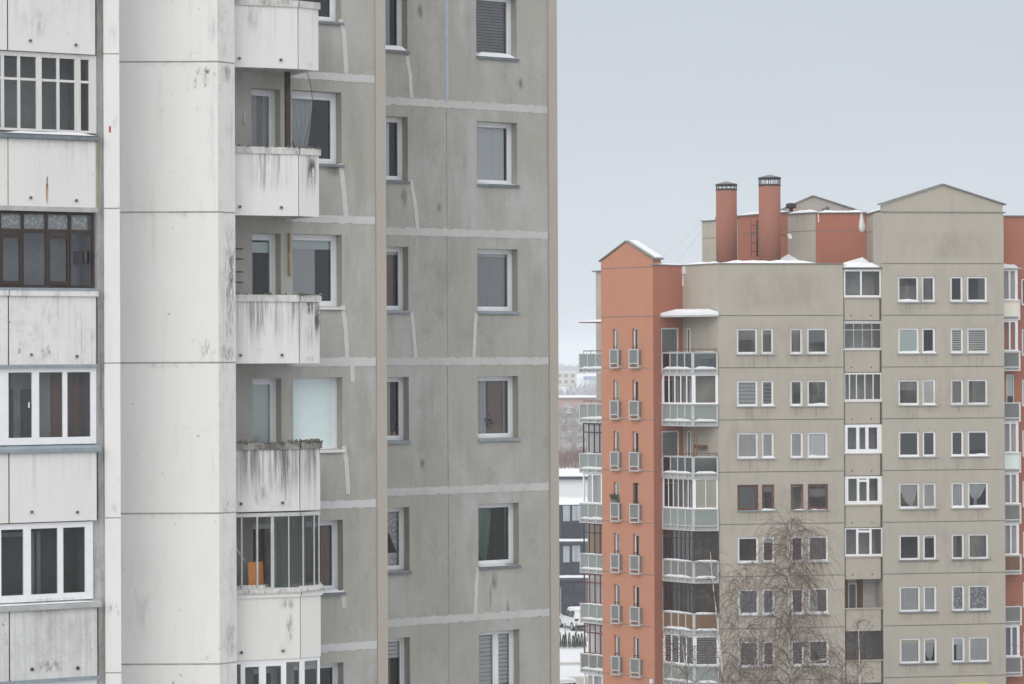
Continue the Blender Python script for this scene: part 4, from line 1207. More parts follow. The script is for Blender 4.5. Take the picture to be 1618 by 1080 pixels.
# orange stair tower
SX = [(969.2, 978.6), (999.5, 1008.8)]
slitA = []
s_t = FO.z(985, 600.2) ; 
zs_off = ZB - FO.z(985, 600)
for i, (a, b) in enumerate(SX):
    for k in range(-1, 7):
        slitA.append((FO.u(a, 700), FO.u(b, 700), K(k) - 2.62, K(k) - zs_off))
mb = MB()
zO = FO.z(990, 411)
wall(mb, FO, 0, FO.len, 0, zO, holes=slitA, grooves=[g for g in GR if g < zO - .5] + [FO.z(990, 423)], gw=0.022, gdepth=0.02, reveal=0.26, mg=1)
go = FO.len / 2; zOg = FO.z(985, 382)
mb.face([FO.p(0.03, 0, zO), FO.p(FO.len - 0.03, 0, zO), FO.p(go, 0, zOg)])
mb.build('stair_tower_wall', [M['orange'], M['joint_mid']], block)
mb = MB()
dw = (FSd.u(1045.5, 640), FSd.u(1073, 640))
sideh = [(dw[0], dw[1], K(k) - 2.3, K(k) - 0.62) for k in range(-1, 7)]
wall(mb, FSd, 0, FSd.len, 0, zA, holes=sideh, grooves=GR, gw=0.02, gdepth=0.015, reveal=0.12, mg=1)
mb.build('stair_tower_shaded_side', [M['brick_red_or_shaded_orange'], M['joint_mid']], block)  # orange tower's side turned from the light: shade put in as darker red
interior(block, FSd, 0.1, FSd.len - 0.1, [K(k) for k in range(7, -2, -1)], 1.8, d0=-0.3)
interior(block, FO, 0.2, FO.len - 0.3, [K(k) for k in range(7, -2, -1)], 1.6, d0=-0.3, parts=(FO.len / 2,))
# gable roof of the stair tower, snow on its right slope
rg = MB(); rs = MB()
def slope(mbx, F, ua, za, ub, zb_, d0, d1, th, m=0):
    L = math.hypot(ub - ua, zb_ - za); nu, nz = -(zb_ - za) / L * th, (ub - ua) / L * th
    if nz < 0: nu, nz = -nu, -nz
    a = [F.p(ua, d0, za), F.p(ub, d0, zb_), F.p(ub, d1, zb_), F.p(ua, d1, za)]
    b = [F.p(ua + nu, d0, za + nz), F.p(ub + nu, d0, zb_ + nz), F.p(ub + nu, d1, zb_ + nz), F.p(ua + nu, d1, za + nz)]
    mbx.hexa(a, b, m)
slope(rg, FO, -0.12, zO - 0.02, go, zOg + .02, 0.08, -.7, 0.06)
slope(rg, FO, go, zOg + .02, FO.len + 0.14, zO - 0.02, 0.08, -.7, 0.06)
ro = rg.build('gable_roof', M['roof_grey'], block)
slope(rs, FO, go + .12, zOg + .03, FO.len + 0.10, zO + 0.06, -0.12, -.68, 0.07)
rs.build('snow', M['snow'], ro)
mb = MB(); mb.face([FO.p(FO.len - 0.03, -.65, zO), FO.p(0.03, -.65, zO), FO.p(go, -.65, zOg)])
mb.box(FO, 0.02, FO.len - 0.03, -0.02, -.65, zO - .35, zO - .01)
mb.build('gable_wall', M['orange'], block)
# beige wing behind the tower (thin strip at its left)
W0, W1 = at(942, 568, 151.5), at(975, 568, 150.0)
FW = Facade((W0.x, W0.y), (W1.x, W1.y))
mb = MB(); zW = FW.z(946, 429)
mb.box(FW, 0, FW.len + 1.0, 0, -6, 0, zW)
wg = mb.build('wing_wall', M['beige'], block)
mb = MB(); mb.box(FW, -0.18, FW.len + 1, 0.15, -6.1, zW, zW + 0.07); mb.build('roof_edge', M['roof_grey'], wg)

# parapets, roof deck and snow
mb = MB()
mb.box(FA_, -0.05, uA1 + .02, 0.06, -0.3, zA, zA + 0.06)
mb.prism([FCt.p(-0.02, 0.05, 0), FCt.p(FCt.len, 0.05, 0), FCt.p(FCt.len, -0.3, 0), FCt.p(0.1, -0.3, 0)], zA + 0.001, zA + 0.058)
mb.prism([FSd.p(0.0, 0.06, 0), FSd.p(FSd.len, 0.06, 0), FSd.p(FSd.len, -0.3, 0), FSd.p(0.0, -0.3, 0)], zA + .002, zA + 0.055)
mb.build('parapet_cap', M['roof_grey'], block)
mb = MB()
mb.box(FA_, 0.2, uA1 - .02, -0.31, -8.0, zA - 0.35, zA - 0.2)
deck = mb.build('roof', M['roof_grey'], block)
sn = snow_strip(FA_, 0.0, seam(1300), 0.02, -1.2, zA + 0.055, 0.16, rb, 1.0, 0.5, step=0.3); sn.build('snow', M['snow'], deck)
sn = snow_strip(FSd, 0.1, FSd.len, 0.02, -0.28, zA + 0.055, 0.09, rb, 1.0, 0.5, step=0.2); sn.build('snow', M['snow'], deck)
sn = snow_strip(FCt, 0.0, FCt.len, 0.02, -0.28, zA + 0.055, 0.10, rb, 1.0, 0.5, step=0.2); sn.build('snow', M['snow'], deck)
mb = MB()                                   # snow plastered into the inner corner of the parapet
smear(mb, FCt, [(0.10, zA - 0.03), (0.12, zA - 0.45)], 0.34, rb, 0.05, 0, 0.2); smear(mb, FCt, [(0.06, zA - 0.5), (0.05, zA - 1.1)], 0.09, rb, 0.03, 0, 0.6)
mb.build('snow', M['snow'], deck)

# gable cap on the right part
mb = MB()
for (a, za, b, zb_) in ((uB0 - 0.05, gzb - .02, ug, zg + .01), (ug, zg + .01, uB1 + 0.12, gzb - .02)):
    slope(mb, FA_, a, za, b, zb_, 0.12, -0.5, 0.07)
mb.box(FA_, uB0 - 0.0, uB1 + 0.12, 0.04, -0.3, zBe - .03, zBe + 0.03)
mb.build('gable_cap', M['roof_grey'], block)
mb = MB(); mb.box(FA_, uB0 + .05, uB1 - .05, -0.02, -0.35, zBe + .04, gzb - 0.02); mb.box(FA_, uB0 + 2.5, uB1 - .3, -0.36, -9, zBe - .5, zBe - .2)
mb.box(FA_, uB0, uB1, -9.0, -9.3, 0, zBe); mb.box(FA_, 0, uA1, -8.0, -8.3, 0, zA)
mb.build('rear_wall', M['beige'], block)

# ---- higher rear part of the block
def teardrop(mb, F, u, zt, hw, h):
    prof = [(0, .38), (.15, .42), (.35, .62), (.55, .88), (.72, 1.0), (.86, .86), (.95, .55), (1.0, .05)]
    for i in range(len(prof) - 1):
        (a, wa), (b, wb) = prof[i], prof[i + 1]
        for j in range(4):
            def Q(t, w_, s): x = -1 + s * .5; return F.p(u + x * w_ * hw + .05 * t, .012 + .12 * w_ * (1 - x * x), zt - t * h)
            mb.face([Q(b, wb, j), Q(b, wb, j + 1), Q(a, wa, j + 1), Q(a, wa, j)], 0, True)
pts = [(1109.5, 157.0), (1131, 156.2), (1166, 155.8), (1245, 151.8), (1289, 150.2), (1369.5, 150.0), (1396, 145.2)]
mats_ = ['beige', 'beige', 'brick_red_or_shaded_orange', 'beige', 'brick_red_or_shaded_orange', 'beige']
pl = [at(x, 420, d) for x, d in pts]
ztop = [at(x, y, d).z for (x, d), y in zip(pts, (349.5, 349, 339.5, 338, 337, 336.5, 335))]
for i in range(6):
    F_ = Facade((pl[i].x, pl[i].y), (pl[i + 1].x, pl[i + 1].y))
    zt = (ztop[i] + ztop[i + 1]) / 2
    mb = MB(); wall(mb, F_, 0, F_.len, zA - 6, zt, grooves=[zt - 1.0], gw=0.02, gdepth=0.015, mg=1)
    w_ = mb.build('penthouse_wall', [M[mats_[i]], M['joint_mid']], block)
    mb = MB(); mb.box(F_, -0.03, F_.len + 0.03, 0.10, -0.35, zt, zt + 0.06); mb.build('parapet_cap', M['roof_grey'], w_)
    if i >= 2:
        sn = snow_strip(F_, 0.05, F_.len, 0.06, -0.3, zt + 0.055, 0.14, rb, 1.0, 0.5, step=0.25); sn.build('snow', M['snow'], w_)
    if i == 4:
        mb = MB(); u_ = F_.len - 0.28
        for (zz, w2) in ((0, .30),): teardrop(mb, F_, u_, zt + .02, .19, 1.12)
        mb.build('snow', M['snow'], w_)
        mb = MB(); smear(mb, F_, [(0.16, zt), (0.17, zt - .3), (0.17, zt - .5)], 0.06, rb, 0.04, 0, 0.3, 0.05); mb.build('snow', M['snow'], w_)
mb = MB(); mb.prism([(p.x + .1, p.y + .5) for p in pl] + [(pl[-1].x + 1, pl[-1].y + 14), (pl[0].x + 2, pl[0].y + 9)], ztop[0] - 0.6, ztop[0] - 0.4)
mb.build('penthouse_roof', M['roof_grey'], block)
# snow drift on the lower roof where the two parts meet
def drift(poly, h, z, name='snow'):
    mb = MB(); c = Vector((sum(p[0] for p in poly) / len(poly), sum(p[1] for p in poly) / len(poly), 0))
    n = len(poly)
    for i in range(n):
        a, b = poly[i], poly[(i + 1) % n]
        mb.face([(a[0], a[1], z + a[2]), (b[0], b[1], z + b[2]), (c.x, c.y, z + h)], 0, True)
    return mb
p1 = FA_.p(uA1 - 0.0, -0.1, 0); p2 = FA_.p(uB0, -0.1, 0); p3 = FA_.p(uB0 - .2, -3.0, 0); p4 = FA_.p(uA1, -3.0, 0)
dr = drift([(p1.x, p1.y, -.02), (p2.x, p2.y, -.15), (p3.x, p3.y, .75), (p4.x, p4.y, .2)], .22, zA - 0.25)
dr.build('snow', M['snow'], deck)
p1, p2, p3 = at(1226, 412, 150.5), at(1262, 412, 149.0), at(1246, 401, 151.2)
mb = MB(); mb.face([p1, p2, p3]); mb.face([p2, Vector((p3.x + 1, p3.y + 1, p2.z)), p3]); mb.build('snow', M['snow'], deck)

def chimney(x0, x1, ytop, ybody, depth, name='chimney'):
    c0, c1 = at(x0, 360, depth), at(x1, 360, depth)
    cx, cy, r_ = (c0.x + c1.x) / 2, depth, (c1.x - c0.x) / 2
    zb_, zt = zA - 0.6, at(x0, ybody, depth).z
    ztp = at(x0, ytop, depth).z
    mb = MB(); mb.tube([(cx, cy, zb_), (cx, cy, (zb_ + zt) / 2), (cx, cy, zt)], r_, 28)
    c = mb.build('chimney', M['chimney_red'], block)
    mb = MB(); n = 14
    for i in range(n):
        a = 2 * math.pi * (i + .5) / n
        p = Vector((cx + math.cos(a) * r_ * .97, cy + math.sin(a) * r_ * .97, zt))
        mb.tube([p, p + Vector((0, 0, ztp - zt))], 0.028, 4)
    for (za, zb2, rr) in ((zt - .06, zt + .03, r_ * 1.03), (ztp - .07, ztp, r_ * 1.05)):
        mb.tube([(cx, cy, za), (cx, cy, zb2)], rr, 28)
    mb.build('vent_cage', M['black_metal'], c)
    mb = MB(); mb.tube([(cx, cy, ztp + .001), (cx, cy, ztp + .03), (cx, cy, ztp + .19)], [r_ * 1.06, r_ * 1.06, 0.03], 28)
    mb.build('cap', M['roof_grey'], c)
    return c
chimney(1131.5, 1164.5, 291.5, 299, 151.5)
chimney(1199, 1233.5, 281, 292, 149.0)
# roof ladder between the chimneys
mb = MB()
la = [at(1196.5, 405, 152.4), at(1196.5, 347, 152.4)]
lb = [at(1187, 405, 152.6), at(1187, 348, 152.6)]
mb.tube(la, 0.055, 5); mb.tube(lb, 0.02, 4)
for i in range(4):
    t = (i + .6) / 4.2
    mb.tube([la[0].lerp(la[1], t), lb[0].lerp(lb[1], t)], 0.022, 4)
mb.build('roof_ladder', M['black_metal'], block)
# roof ventilator
vc_ = at(1250, 336, 153.5)
mb = MB(); mb.tube([vc_ + Vector((0, 0, -.3)), vc_ + Vector((0, 0, .28))], 0.12, 10)
mb.tube([vc_ + Vector((0, 0, .26)), vc_ + Vector((0, 0, .30)), vc_ + Vector((0, 0, .50)), vc_ + Vector((0, 0, .56))], [.2, .30, .30, .2], 14)
mb.build('roof_vent', M['brown_wood'], block)
mb = MB(); vd = at(1307, 332, 158); mb.tube([vd, vd + Vector((0, 0, .22))], .12, 8); mb.build('roof_vent', M['slat_dark'], block)
# patched gable farther back
G0, G1 = at(1231, 340, 166.0), at(1358, 340, 166.0)
FGb = Facade((G0.x, G0.y), (G1.x, G1.y))
mb = MB(); ze = FGb.z(1290, 335); zp = FGb.z(1284, 310)
mb.face([FGb.p(0, 0, zA), FGb.p(FGb.len, 0, zA), FGb.p(FGb.len, 0, ze), FGb.p(FGb.len * .42, 0, zp), FGb.p(0, 0, ze)])
mb.face([FGb.p(FGb.len, -.4, zA), FGb.p(0, -.4, zA), FGb.p(0, -.4, ze), FGb.p(FGb.len * .42, -.4, zp), FGb.p(FGb.len, -.4, ze)])
gb = mb.build('rear_gable', M['patched'], block)
mb = MB(); slope(mb, FGb, -.3, ze - .05, FGb.len * .42, zp, 0.12, -6, .08); slope(mb, FGb, FGb.len * .42, zp, FGb.len + .3, ze - .05, .12, -6, .08)
mb.build('roof', M['roof_grey'], gb)
mb = MB(); uu = FGb.u(1304, 331); mb.box(FGb, uu - .22, uu + .22, .02, -.1, FGb.z(1304, 335), FGb.z(1304, 329)); mb.build('attic_window', M['slat_dark'], gb)

# ---- windows of the block
def row(k, base, kinds, side):
    base = dict(base)
    for i, c in enumerate(kinds):
        h = (winA if side == 'A' else winB)[(k, i)]
        kw = dict(base); 
        if isinstance(c, dict): kw.update(c); c = kw.pop('content', ())
        if c is None: c = ()
        if isinstance(c, tuple): c = [c] if c and isinstance(c[0], str) else list(c)
        window(block, FA_, h[0] + .002, h[1] - .002, h[2], h[3], -REVB + 0.045, fw=0.108, depth=0.055, content=c, sill=True, rnd=rb, back=0.06,
               sill_mat=kw.get('sill_mat', 'zinc'), sill_ext=(0.05, 0.08), sill_out=0.10, snow=kw.get('snow', rb.choice((0.3, 0.6, 0.95)) if k < 3 else rb.choice((0, 0, .3))),
               mat=kw.get('mat', 'pvc'), gl=kw.get('gl', 'glass'), inner=False, trans=kw.get('trans', ()), mull=kw.get('mull', ()), sill_h=0.02, snow_h=1.15)
vert = lambda m_, a=0.02, b=.98: ('curtain', m_, a, b, 0.03, .97, 6)
sl = lambda m_, n=10, a=.06, b=.94, t=.6: ('slats', m_, n, a, b, t)
ro_ = lambda m_, a, b=.95: ('roller', m_, a, b)
N_ = None
row(-1, {}, [ro_('roller_dim', .55), ro_('roller_dim', .75), ro_('roller_dim', .8), ro_('roller_dim', .45)], 'A')
row(0, {}, [[sl('slat_grey', 6, t=.25), vert('sheer')], [sl('slat_grey', 6, t=.25), vert('curtain_dim')], ('curtain', 'curtain_dim', .0, .3, .03, .97, 2), ('tie', 'curtain_dim', .5, 1, .1, -1)], 'A')
row(1, {}, [vert('sheer'), vert('sheer'), vert('sheer'), vert('curtain')], 'A')
row(2, {'mat': 'red_wood', 'sill_mat': 'blue_metal'}, [vert('curtain_dim'), ro_('roller_dim', .7), ro_('blind_pale', .9, .98), [('roller', 'blind_pale', .92, .98), ('roller', 'roller_dim', .5, .8)]], 'A')
row(3, {}, [N_, ro_('blind_pale', .75), N_, vert('curtain_dim')], 'A')
row(4, {}, [vert('drape_blue'), vert('drape_blue'), vert('curtain_dim', .2, .8), [vert('sheer', 0, .5), vert('curtain_dim', .5, 1)]], 'A')
row(5, {}, [sl('slat_grey', 11), sl('slat_grey', 11), sl('slat_grey', 11), sl('slat_grey', 11)], 'A')
row(-2, {}, [('sheet', 'slat_dark', .1, .9, .0, .62), vert('curtain_dim', .3, .8), N_, vert('curtain_dim', .6, .95)], 'B')
row(-1, {}, [ro_('blind_pale', .02, .98), N_, sl('blind_white', 10), sl('blind_white', 10)], 'B')
row(0, {}, [ro_('roller_dim', .58), ro_('blind_white', .02, .98), vert('curtain_dim'), vert('curtain_dim', .3, 1)], 'B')
row(1, {}, [sl('slat_dark', 14, t=.7), sl('slat_dark', 14, t=.7), sl('slat_dark', 14, t=.7), sl('slat_dark', 14, a=.25, t=.7)], 'B')
row(2, {}, [[('tie', 'sheer', .02, .98, .1, 1)], vert('sheer'), vert('sheer'), [('tie', 'sheer', .02, .98, .3, -1)]], 'B')
row(3, {'sill_mat': 'roof_grey'}, [ro_('blind_cream', .9), ro_('blind_cream', .85), vert('curtain_dim', .0, .5), vert('curtain_dim')], 'B')
row(4, {'sill_mat': 'slate_metal'}, [[vert('sheer'), sl('blind_white', 5, a=.03, b=.35, t=.3)], [vert('sheer'), sl('blind_white', 5, a=.03, b=.35, t=.3)], vert('lace_fine'), vert('lace_fine')], 'B')
row(5, {'sill_mat': 'slate_metal'}, [[('roller', 'blind_cream', .78, .97), vert('sheer')], [('roller', 'blind_cream', .78, .97), ('tie', 'sheer', 0, .9, .1, 1)], [('roller', 'blind_pale', .7, .97), ('curtain', 'sheer', .4, 1, .1, .8, 3)], [('swag', 'lace', .7), vert('sheer')]], 'B')

for (k, i), h in list(winA.items()) + [((k + 100, i), h) for (k, i), h in winB.items()]:
    me = bpy.data.meshes.new('stain'); o_ = FA_.p((h[0] + h[1]) / 2, .004, h[2] - .9)
    a_, b_ = h[0] - .15, h[1] + .25; zt_, zb_ = h[2] - .05, h[2] - rb.uniform(.5, 1.05)
    me.from_pydata([tuple(FA_.p(u, .004, z) - o_) for u, z in ((a_, zb_), (b_, zb_), (b_, zt_), (a_, zt_))], [], [(0, 1, 2, 3)])
    uv = me.uv_layers.new(name='UVMap')
    for q, c in enumerate(((0, 0), (1, 0), (1, 1), (0, 1))): uv.data[q].uv = c
    me.materials.append(M['st_sill']); so = bpy.data.objects.new('rain_stain', me); COL.objects.link(so); so.parent = block; so.location = o_ - wpos(block)
for (x0, y0, x1, y1) in ((1140, 420, 1330, 497), (1140, 500, 1330, 580), (1230, 585, 1333, 660), (1140, 668, 1240, 742), (1200, 750, 1333, 826), (1397, 360, 1586, 415), (1397, 420, 1500, 495), (1480, 500, 1586, 578), (1397, 585, 1586, 660), (1397, 745, 1500, 822), (1470, 830, 1586, 905)):
    stain(block, FA_, x0, y0, x1, y1, 'st_panel', .005, 'faded_patch')

# ---- loggia column between the two window fields
LD = -0.12
lo0, lo1 = seam(1334.5), seam(1393.5)
mb = MB(); mb.box(FA_, uA1 + .001, uB0 - .001, -1.5, -1.6, 0, zA)
for k in range(-2, 7): mb.box(FA_, uA1 + .01, uB0 - .01, -.23, -1.502, K(k) - .22, K(k) - 0.04)
mb.build('loggia_wall', M['interior_light'], block)
for k in range(-1, 7):
    zt = K(k) + 0.92; zb_ = K(k) - 0.26
    mb = MB(); mb.box(FA_, lo0 + .06, lo1 - .07, LD, LD - .1, zb_, zt); p = mb.build('loggia_panel', M['beige'], block)
    jb = MB(); jb.box(FA_, lo1 - .068, uB0 - .002, LD - .03, LD - .12, zb_, zt); jb.build('joint_filler', M['joint_dark'], p)
    jb = MB(); jb.box(FA_, uA1 + .002, lo0 + .058, LD - .03, LD - .12, zb_, zt); jb.build('joint_filler', M['joint_mid'], p)
    for x in (1347, 1378):
        hb = MB(); uu = seam(x); hb.tube([FA_.p(uu, LD - .02, K(k) + .0), FA_.p(uu, LD + .02, K(k) - .005)], .04, 8); hb.build('drain_pipe', M['joint_dark'], p)
    if k not in (-2,):
        lb_ = MB(); lb_.box(FA_, lo0 - .02, lo1 + .06, LD + .07, LD - .12, zt, zt + .07); le = lb_.build('ledge', M[{-1: 'beige', 0: 'pvc_warm', 1: 'pvc_warm', 2: 'pvc_warm'}.get(k, 'beige')], p)
def lz(k): return K(k) + 0.99, K(k - 1) - 0.30
def logg(k, posts, rails, mat, gl='glass', depth=.06):
    z0, z1 = lz(k)
    return glazing(block, FA_, z0, z1, LD, 1335.5, 1393, posts, rails, mat, 700, gl, depth)
E2 = [(1334.5, 1336.5), (1391.5, 1393.5)]
o = logg(-1, [(1334.5, 1337), (1360.5, 1363), (1391, 1393.5)], [(0.02, .07, 1334.5, 1393.5), (.97, .07, 1334.5, 1393.5)], 'pvc')
z1 = lz(-1)[1]
mb = MB(); mb.box(FA_, lo0 - .08, lo1 + .1, LD + .16, LD - .9, z1 + .04, z1 + .10); rf = mb.build('loggia_roof', M['roof_grey'], o)
sn = snow_strip(FA_, lo0 - .03, lo1 + .06, LD + .14, LD - .8, z1 + .10, .30, rb, 1.0, .35, step=.2); sn.build('snow', M['snow'], rf)
logg(0, [(1334.5, 1336), (1349, 1349.8), (1363, 1363.8), (1378, 1378.8), (1392, 1393.5)], [(.02, .03, 1334.5, 1393.5), (.68, .018, 1334.5, 1393.5), (.96, .09, 1334.5, 1393.5)], 'alu')
logg(1, [(1334.5, 1336), (1342, 1343.6), (1353, 1354.6), (1366.3, 1367.9), (1379.3, 1380.9), (1391.5, 1393.5)], [(.02, .05, 1334.5, 1393.5), (.97, .05, 1334.5, 1393.5)], 'pvc_warm')
logg(2, [(1334.5, 1339.5), (1353, 1357), (1368, 1372.5), (1386, 1393.5), (1357, 1358, 0, 1), (1367.4, 1368, 0, 1)], [(.04, .12, 1334.5, 1393.5), (.96, .10, 1334.5, 1393.5)], 'pvc')
logg(3, [(1334.5, 1340), (1353.5, 1357.5), (1369, 1373), (1386.5, 1393.5)], [(.04, .12, 1334.5, 1393.5), (.97, .08, 1334.5, 1393.5), (.84, .06, 1354, 1372)], 'pvc')
logg(4, [(1334.5, 1336), (1352, 1355.5), (1373, 1376.5), (1391.5, 1394)], [(.03, .06, 1334.5, 1393.5), (.98, .03, 1334.5, 1393.5), (.88, .06, 1352, 1376)], 'pvc')
# storey 5 is an open loggia with a door at the back
mb = MB(); zz0, zz1 = K(5) - .1, K(4) - .55
mb.box(FA_, seam(1350), seam(1364), -1.42, -1.5, zz0, zz1); dd = mb.build('balcony_door', M['pvc_warm'], block)
g = MB(); g.box(FA_, seam(1352), seam(1362), -1.405, -1.42, zz0 + .2, zz1 - .1); g.build('pane', M['slat_dark'], dd)
mb = MB(); mb.box(FA_, seam(1335), seam(1350) - .01, -1.46, -1.5, K(5), K(4) - .35); mb.box(FA_, seam(1364) + .01, seam(1374), -1.46, -1.5, K(5), K(4) - .35); mb.build('loggia_rear_panel', M['rust'], block)
logg(6, [(1334.5, 1336), (1349, 1350), (1364, 1365), (1379, 1380), (1392, 1393.5)], [(.02, .04, 1334.5, 1393.5), (.95, .05, 1334.5, 1393.5)], 'brown_wood', 'glass_grey')

# ---- narrow slit windows with shallow rail boxes on the orange tower
for i, (a, b) in enumerate(SX):
    for k in range(-1, 7):
        h = slitA[i * 8 + k + 1]
        brown = (i == 1 and k == 2)
        blind = (i == 0 and k == 2)
        window(block, FO, h[0] + .002, h[1] - .002, h[2], h[3], -0.15, fw=0.075, depth=.06, inner=False, rnd=rb, mat='brown_wood' if brown else 'pvc',
               content=[sl('blind_white', 12)] if blind else ([('curtain', 'curtain_grey', .2, .9, .05, .95, 2)] if (k + i) % 3 == 0 else []), name='slit_window')
        # rail box: frame, posts and a translucent panel
        zt = K(k) - 1.78; zb_ = K(k) - 2.80
        ux0, ux1 = FO.u((963.8, 994.0)[i], 700, .22), FO.u((977.6, 1009.3)[i], 700, .22)
        mb = MB()
        for (p_, q_) in ((ux0, ux0 + .07), (ux1 - .07, ux1)): mb.box(FO, p_, q_, .24, .18, zb_, zt)
        mb.box(FO, ux0, ux1, .245, .175, zt - .05, zt + .012); mb.box(FO, ux0, ux1, .244, .176, zb_ + .22, zb_ + .28); mb.box(FO, ux0, ux1, .244, .0, zb_ - .012, zb_ + .05)
        for uu in (ux0, ux1 - .05): mb.box(FO, uu, uu + .05, .18, 0.0, zt - .04, zt); mb.box(FO, uu, uu + .05, .18, .0, zb_ + .05, zb_ + .12)
        bx = mb.build('window_railing', M['alu'], block)
        g = MB(); g.box(FO, ux0 + .07, ux1 - .07, .215, .205, zb_ + .28, zt - .05); g.box(FO, ux1 - .035, ux1 - .02, .17, .01, zb_ + .1, zt - .04); g.build('rail_panel', M['frost_grey'], bx)
        if rb.random() < .9:
            sn = snow_strip(FO, ux0 + .03, ux1 - .03, .20, .02, zb_ + .28, .08, rb, 1, .4, step=.1); sn.build('snow', M['snow'], bx)
        mb = MB(); mb.box(FO, h[0] + .01, h[1] - .01, -.02, -.05, zt + .12, zt + .15); mb.build('guard_bar', M['black_metal'], bx)

# ---- corner balconies between the orange tower and the beige wall
bc = FSd.p(FSd.u(1045.2, 640), 0, 0)
dirn = FO.t
FBl = Facade((bc.x, bc.y), (bc.x + dirn.x, bc.y + dirn.y))
LBL = FBl.u(1094.5, 640)
cpt = FBl.p(LBL, 0, 0)
ept = FA_.p(seam(1129.5) + 0.0, 0.1, 0)
ept = Vector((FA_.p(-0.05, 0.10, 0).x, FA_.p(-0.05, 0.10, 0).y, 0))
FBr = Facade((cpt.x, cpt.y), (ept.x, ept.y))
LBR = FBr.len
zrel = lambda y: FBl.z(1094, y)
def corner_balcony(k, style, panel='frost', snow_in=True, topsnow=True):
    zt, zb_ = K(k) + 0.84, K(k) - 0.32
    mb = MB()
    zm = zb_ + 0.26
    for (F_, L, ps) in ((FBl, LBL, (0, .27, .51, .755, 1)), (FBr, LBR, (0, 1))):
        for j, f in enumerate(ps):
            u_ = f * (L - .09) + .045; hw = .048 if j in (0, len(ps) - 1) else .036
            mb.box(F_, u_ - hw, u_ + hw, 0, -.07, zb_, zt)
        mb.box(F_, 0.012, L - .012, .012, -.075, zt - .06, zt + .012); mb.box(F_, 0.014, L - .014, .010, -.073, zm - .035, zm + .03); mb.box(F_, 0.013, L - .013, .011, -.074, zb_ - .012, zb_ + .045)
    b_ = mb.build('balcony_railing', M['alu'], block)
    mb = MB(); mb.prism([FBl.p(.02, -.08, 0), FBl.p(LBL - .08, -.08, 0), FBr.p(LBR, -.08, 0), FCt.p(FCt.len - .02, .02, 0), FCt.p(.02, .02, 0), FSd.p(FSd.len - .02, .02, 0)], zb_ + .05, zb_ + .2)
    sl_ = mb.build('floor_slab', M['slat_grey'], b_)
    for (F_, L, mt) in ((FBl, LBL, panel), (FBr, LBR, panel)):
        g = MB(); g.box(F_, .06, L - .06, -.03, -.04, zm + .03, zt - .06); g.build('rail_panel', M[mt] if mt in M else M['frost'], b_)
    if snow_in:
        for (F_, L) in ((FBl, LBL), (FBr, LBR)):
            sn = snow_strip(F_, .08, L - .08, .012, -.03, zm + .028, .10, rb, 1, .5, step=.12); sn.build('snow', M['snow'], b_)
    if topsnow:
        for (F_, L) in ((FBl, LBL), (FBr, LBR)):
            sn = snow_strip(F_, .03, L - .03, .05, -.08, zt + .012, .07 if style else .04, rb, 1 if style else .7, .5, step=.15); sn.build('snow', M['snow'], b_)
    if style:
        mat, n1, n2, fwid, gl, extra = style
        z0, z1 = zt + .02, K(k - 1) - .33
        mb = MB(); ins = -.06
        for (F_, L, n) in ((FBl, LBL, n1), (FBr, LBR, n2)):
            for j in range(n + 1):
                u_ = .06 + (L - .12) * j / n; hw = fwid * (1.6 if (j in (0, n)) else .75)
                mb.box(F_, u_ - hw, u_ + hw, ins, ins - .05, z0, z1)
            mb.box(F_, .03, L - .03, ins + .003, ins - .053, z0 - .002, z0 + fwid * 1.8); mb.box(F_, .03, L - .03, ins + .003, ins - .053, z1 - fwid * 2, z1)
            if extra == 'cross': mb.box(F_, .04, L - .04, ins + .002, ins - .052, z0 + (z1 - z0) * .73, z0 + (z1 - z0) * .73 + fwid)
        if mat == 'pvc': mb.box(FBr, -.02, .16, ins + .02, ins - .06, z0, z1)
        gz = mb.build('balcony_glazing', M[mat], b_)
        g = MB()
        for (F_, L) in ((FBl, LBL), (FBr, LBR)): g.face([F_.p(.05, ins - .03, z0), F_.p(L - .05, ins - .03, z0), F_.p(L - .05, ins - .03, z1), F_.p(.05, ins - .03, z1)])
        g.build('pane', M[gl], gz)
        if extra == 'ledge':
            mb = MB(); mb.box(FBl, -.05, LBL + .02, .10, -.05, zt + .013, zt + .04); mb.box(FBr, -.02, LBR + .02, .10, -.05, zt + .014, zt + .039); mb.build('ledge', M['pvc_warm'], gz)
        if extra == 'blinds':
            mb = MB()
            for (F_, L) in ((FBl, LBL), (FBr, LBR)):
                for j in range(12):
                    zz = z0 + (z1 - z0) * (j + .5) / 12; mb.box(F_, .08, L - .1, ins - .08, ins - .09, zz - .03, zz + .03)
            mb.build('blind', M['slat_grey'], gz)
        if extra == 'cream':
            mb = MB(); wavy(mb, FBr, .1, LBR - .05, z0, z1, ins - .12, 3, .02, 0, rb); mb.build('curtain', M['blind_cream'], gz)
        if mat in ('pvc',) or extra == 'cap':
            mb = MB(); mb.prism([FBl.p(-.02, .05, 0), FBl.p(LBL, .05, 0), FBr.p(LBR + .02, .05, 0), FCt.p(FCt.len - .03, .05, 0), FSd.p(FSd.len - .05, .05, 0)], z1 + .005, z1 + .02)
            mb.build('cover', M['zinc'], gz)
    else:
        mb = MB()
        for (F_, L) in ((FBl, LBL), (FBr, LBR)):
            mb.tube([F_.p(.05, -.1, zt + .17), F_.p(L - .05, -.1, zt + .17)], .022, 5)
            for j in range(4):
                u_ = .1 + (L - .2) * j / 3; mb.tube([F_.p(u_, -.1, zt - .05), F_.p(u_, -.1, zt + .17)], .018, 4)
        mb.build('handrail', M['rust'], b_)
    return b_
corner_balcony(0, None, 'glass_grey')
corner_balcony(1, ('pvc', 5, 1, .045, 'glass', 'ledge'), 'frost')
corner_balcony(2, None, 'glass_grey')
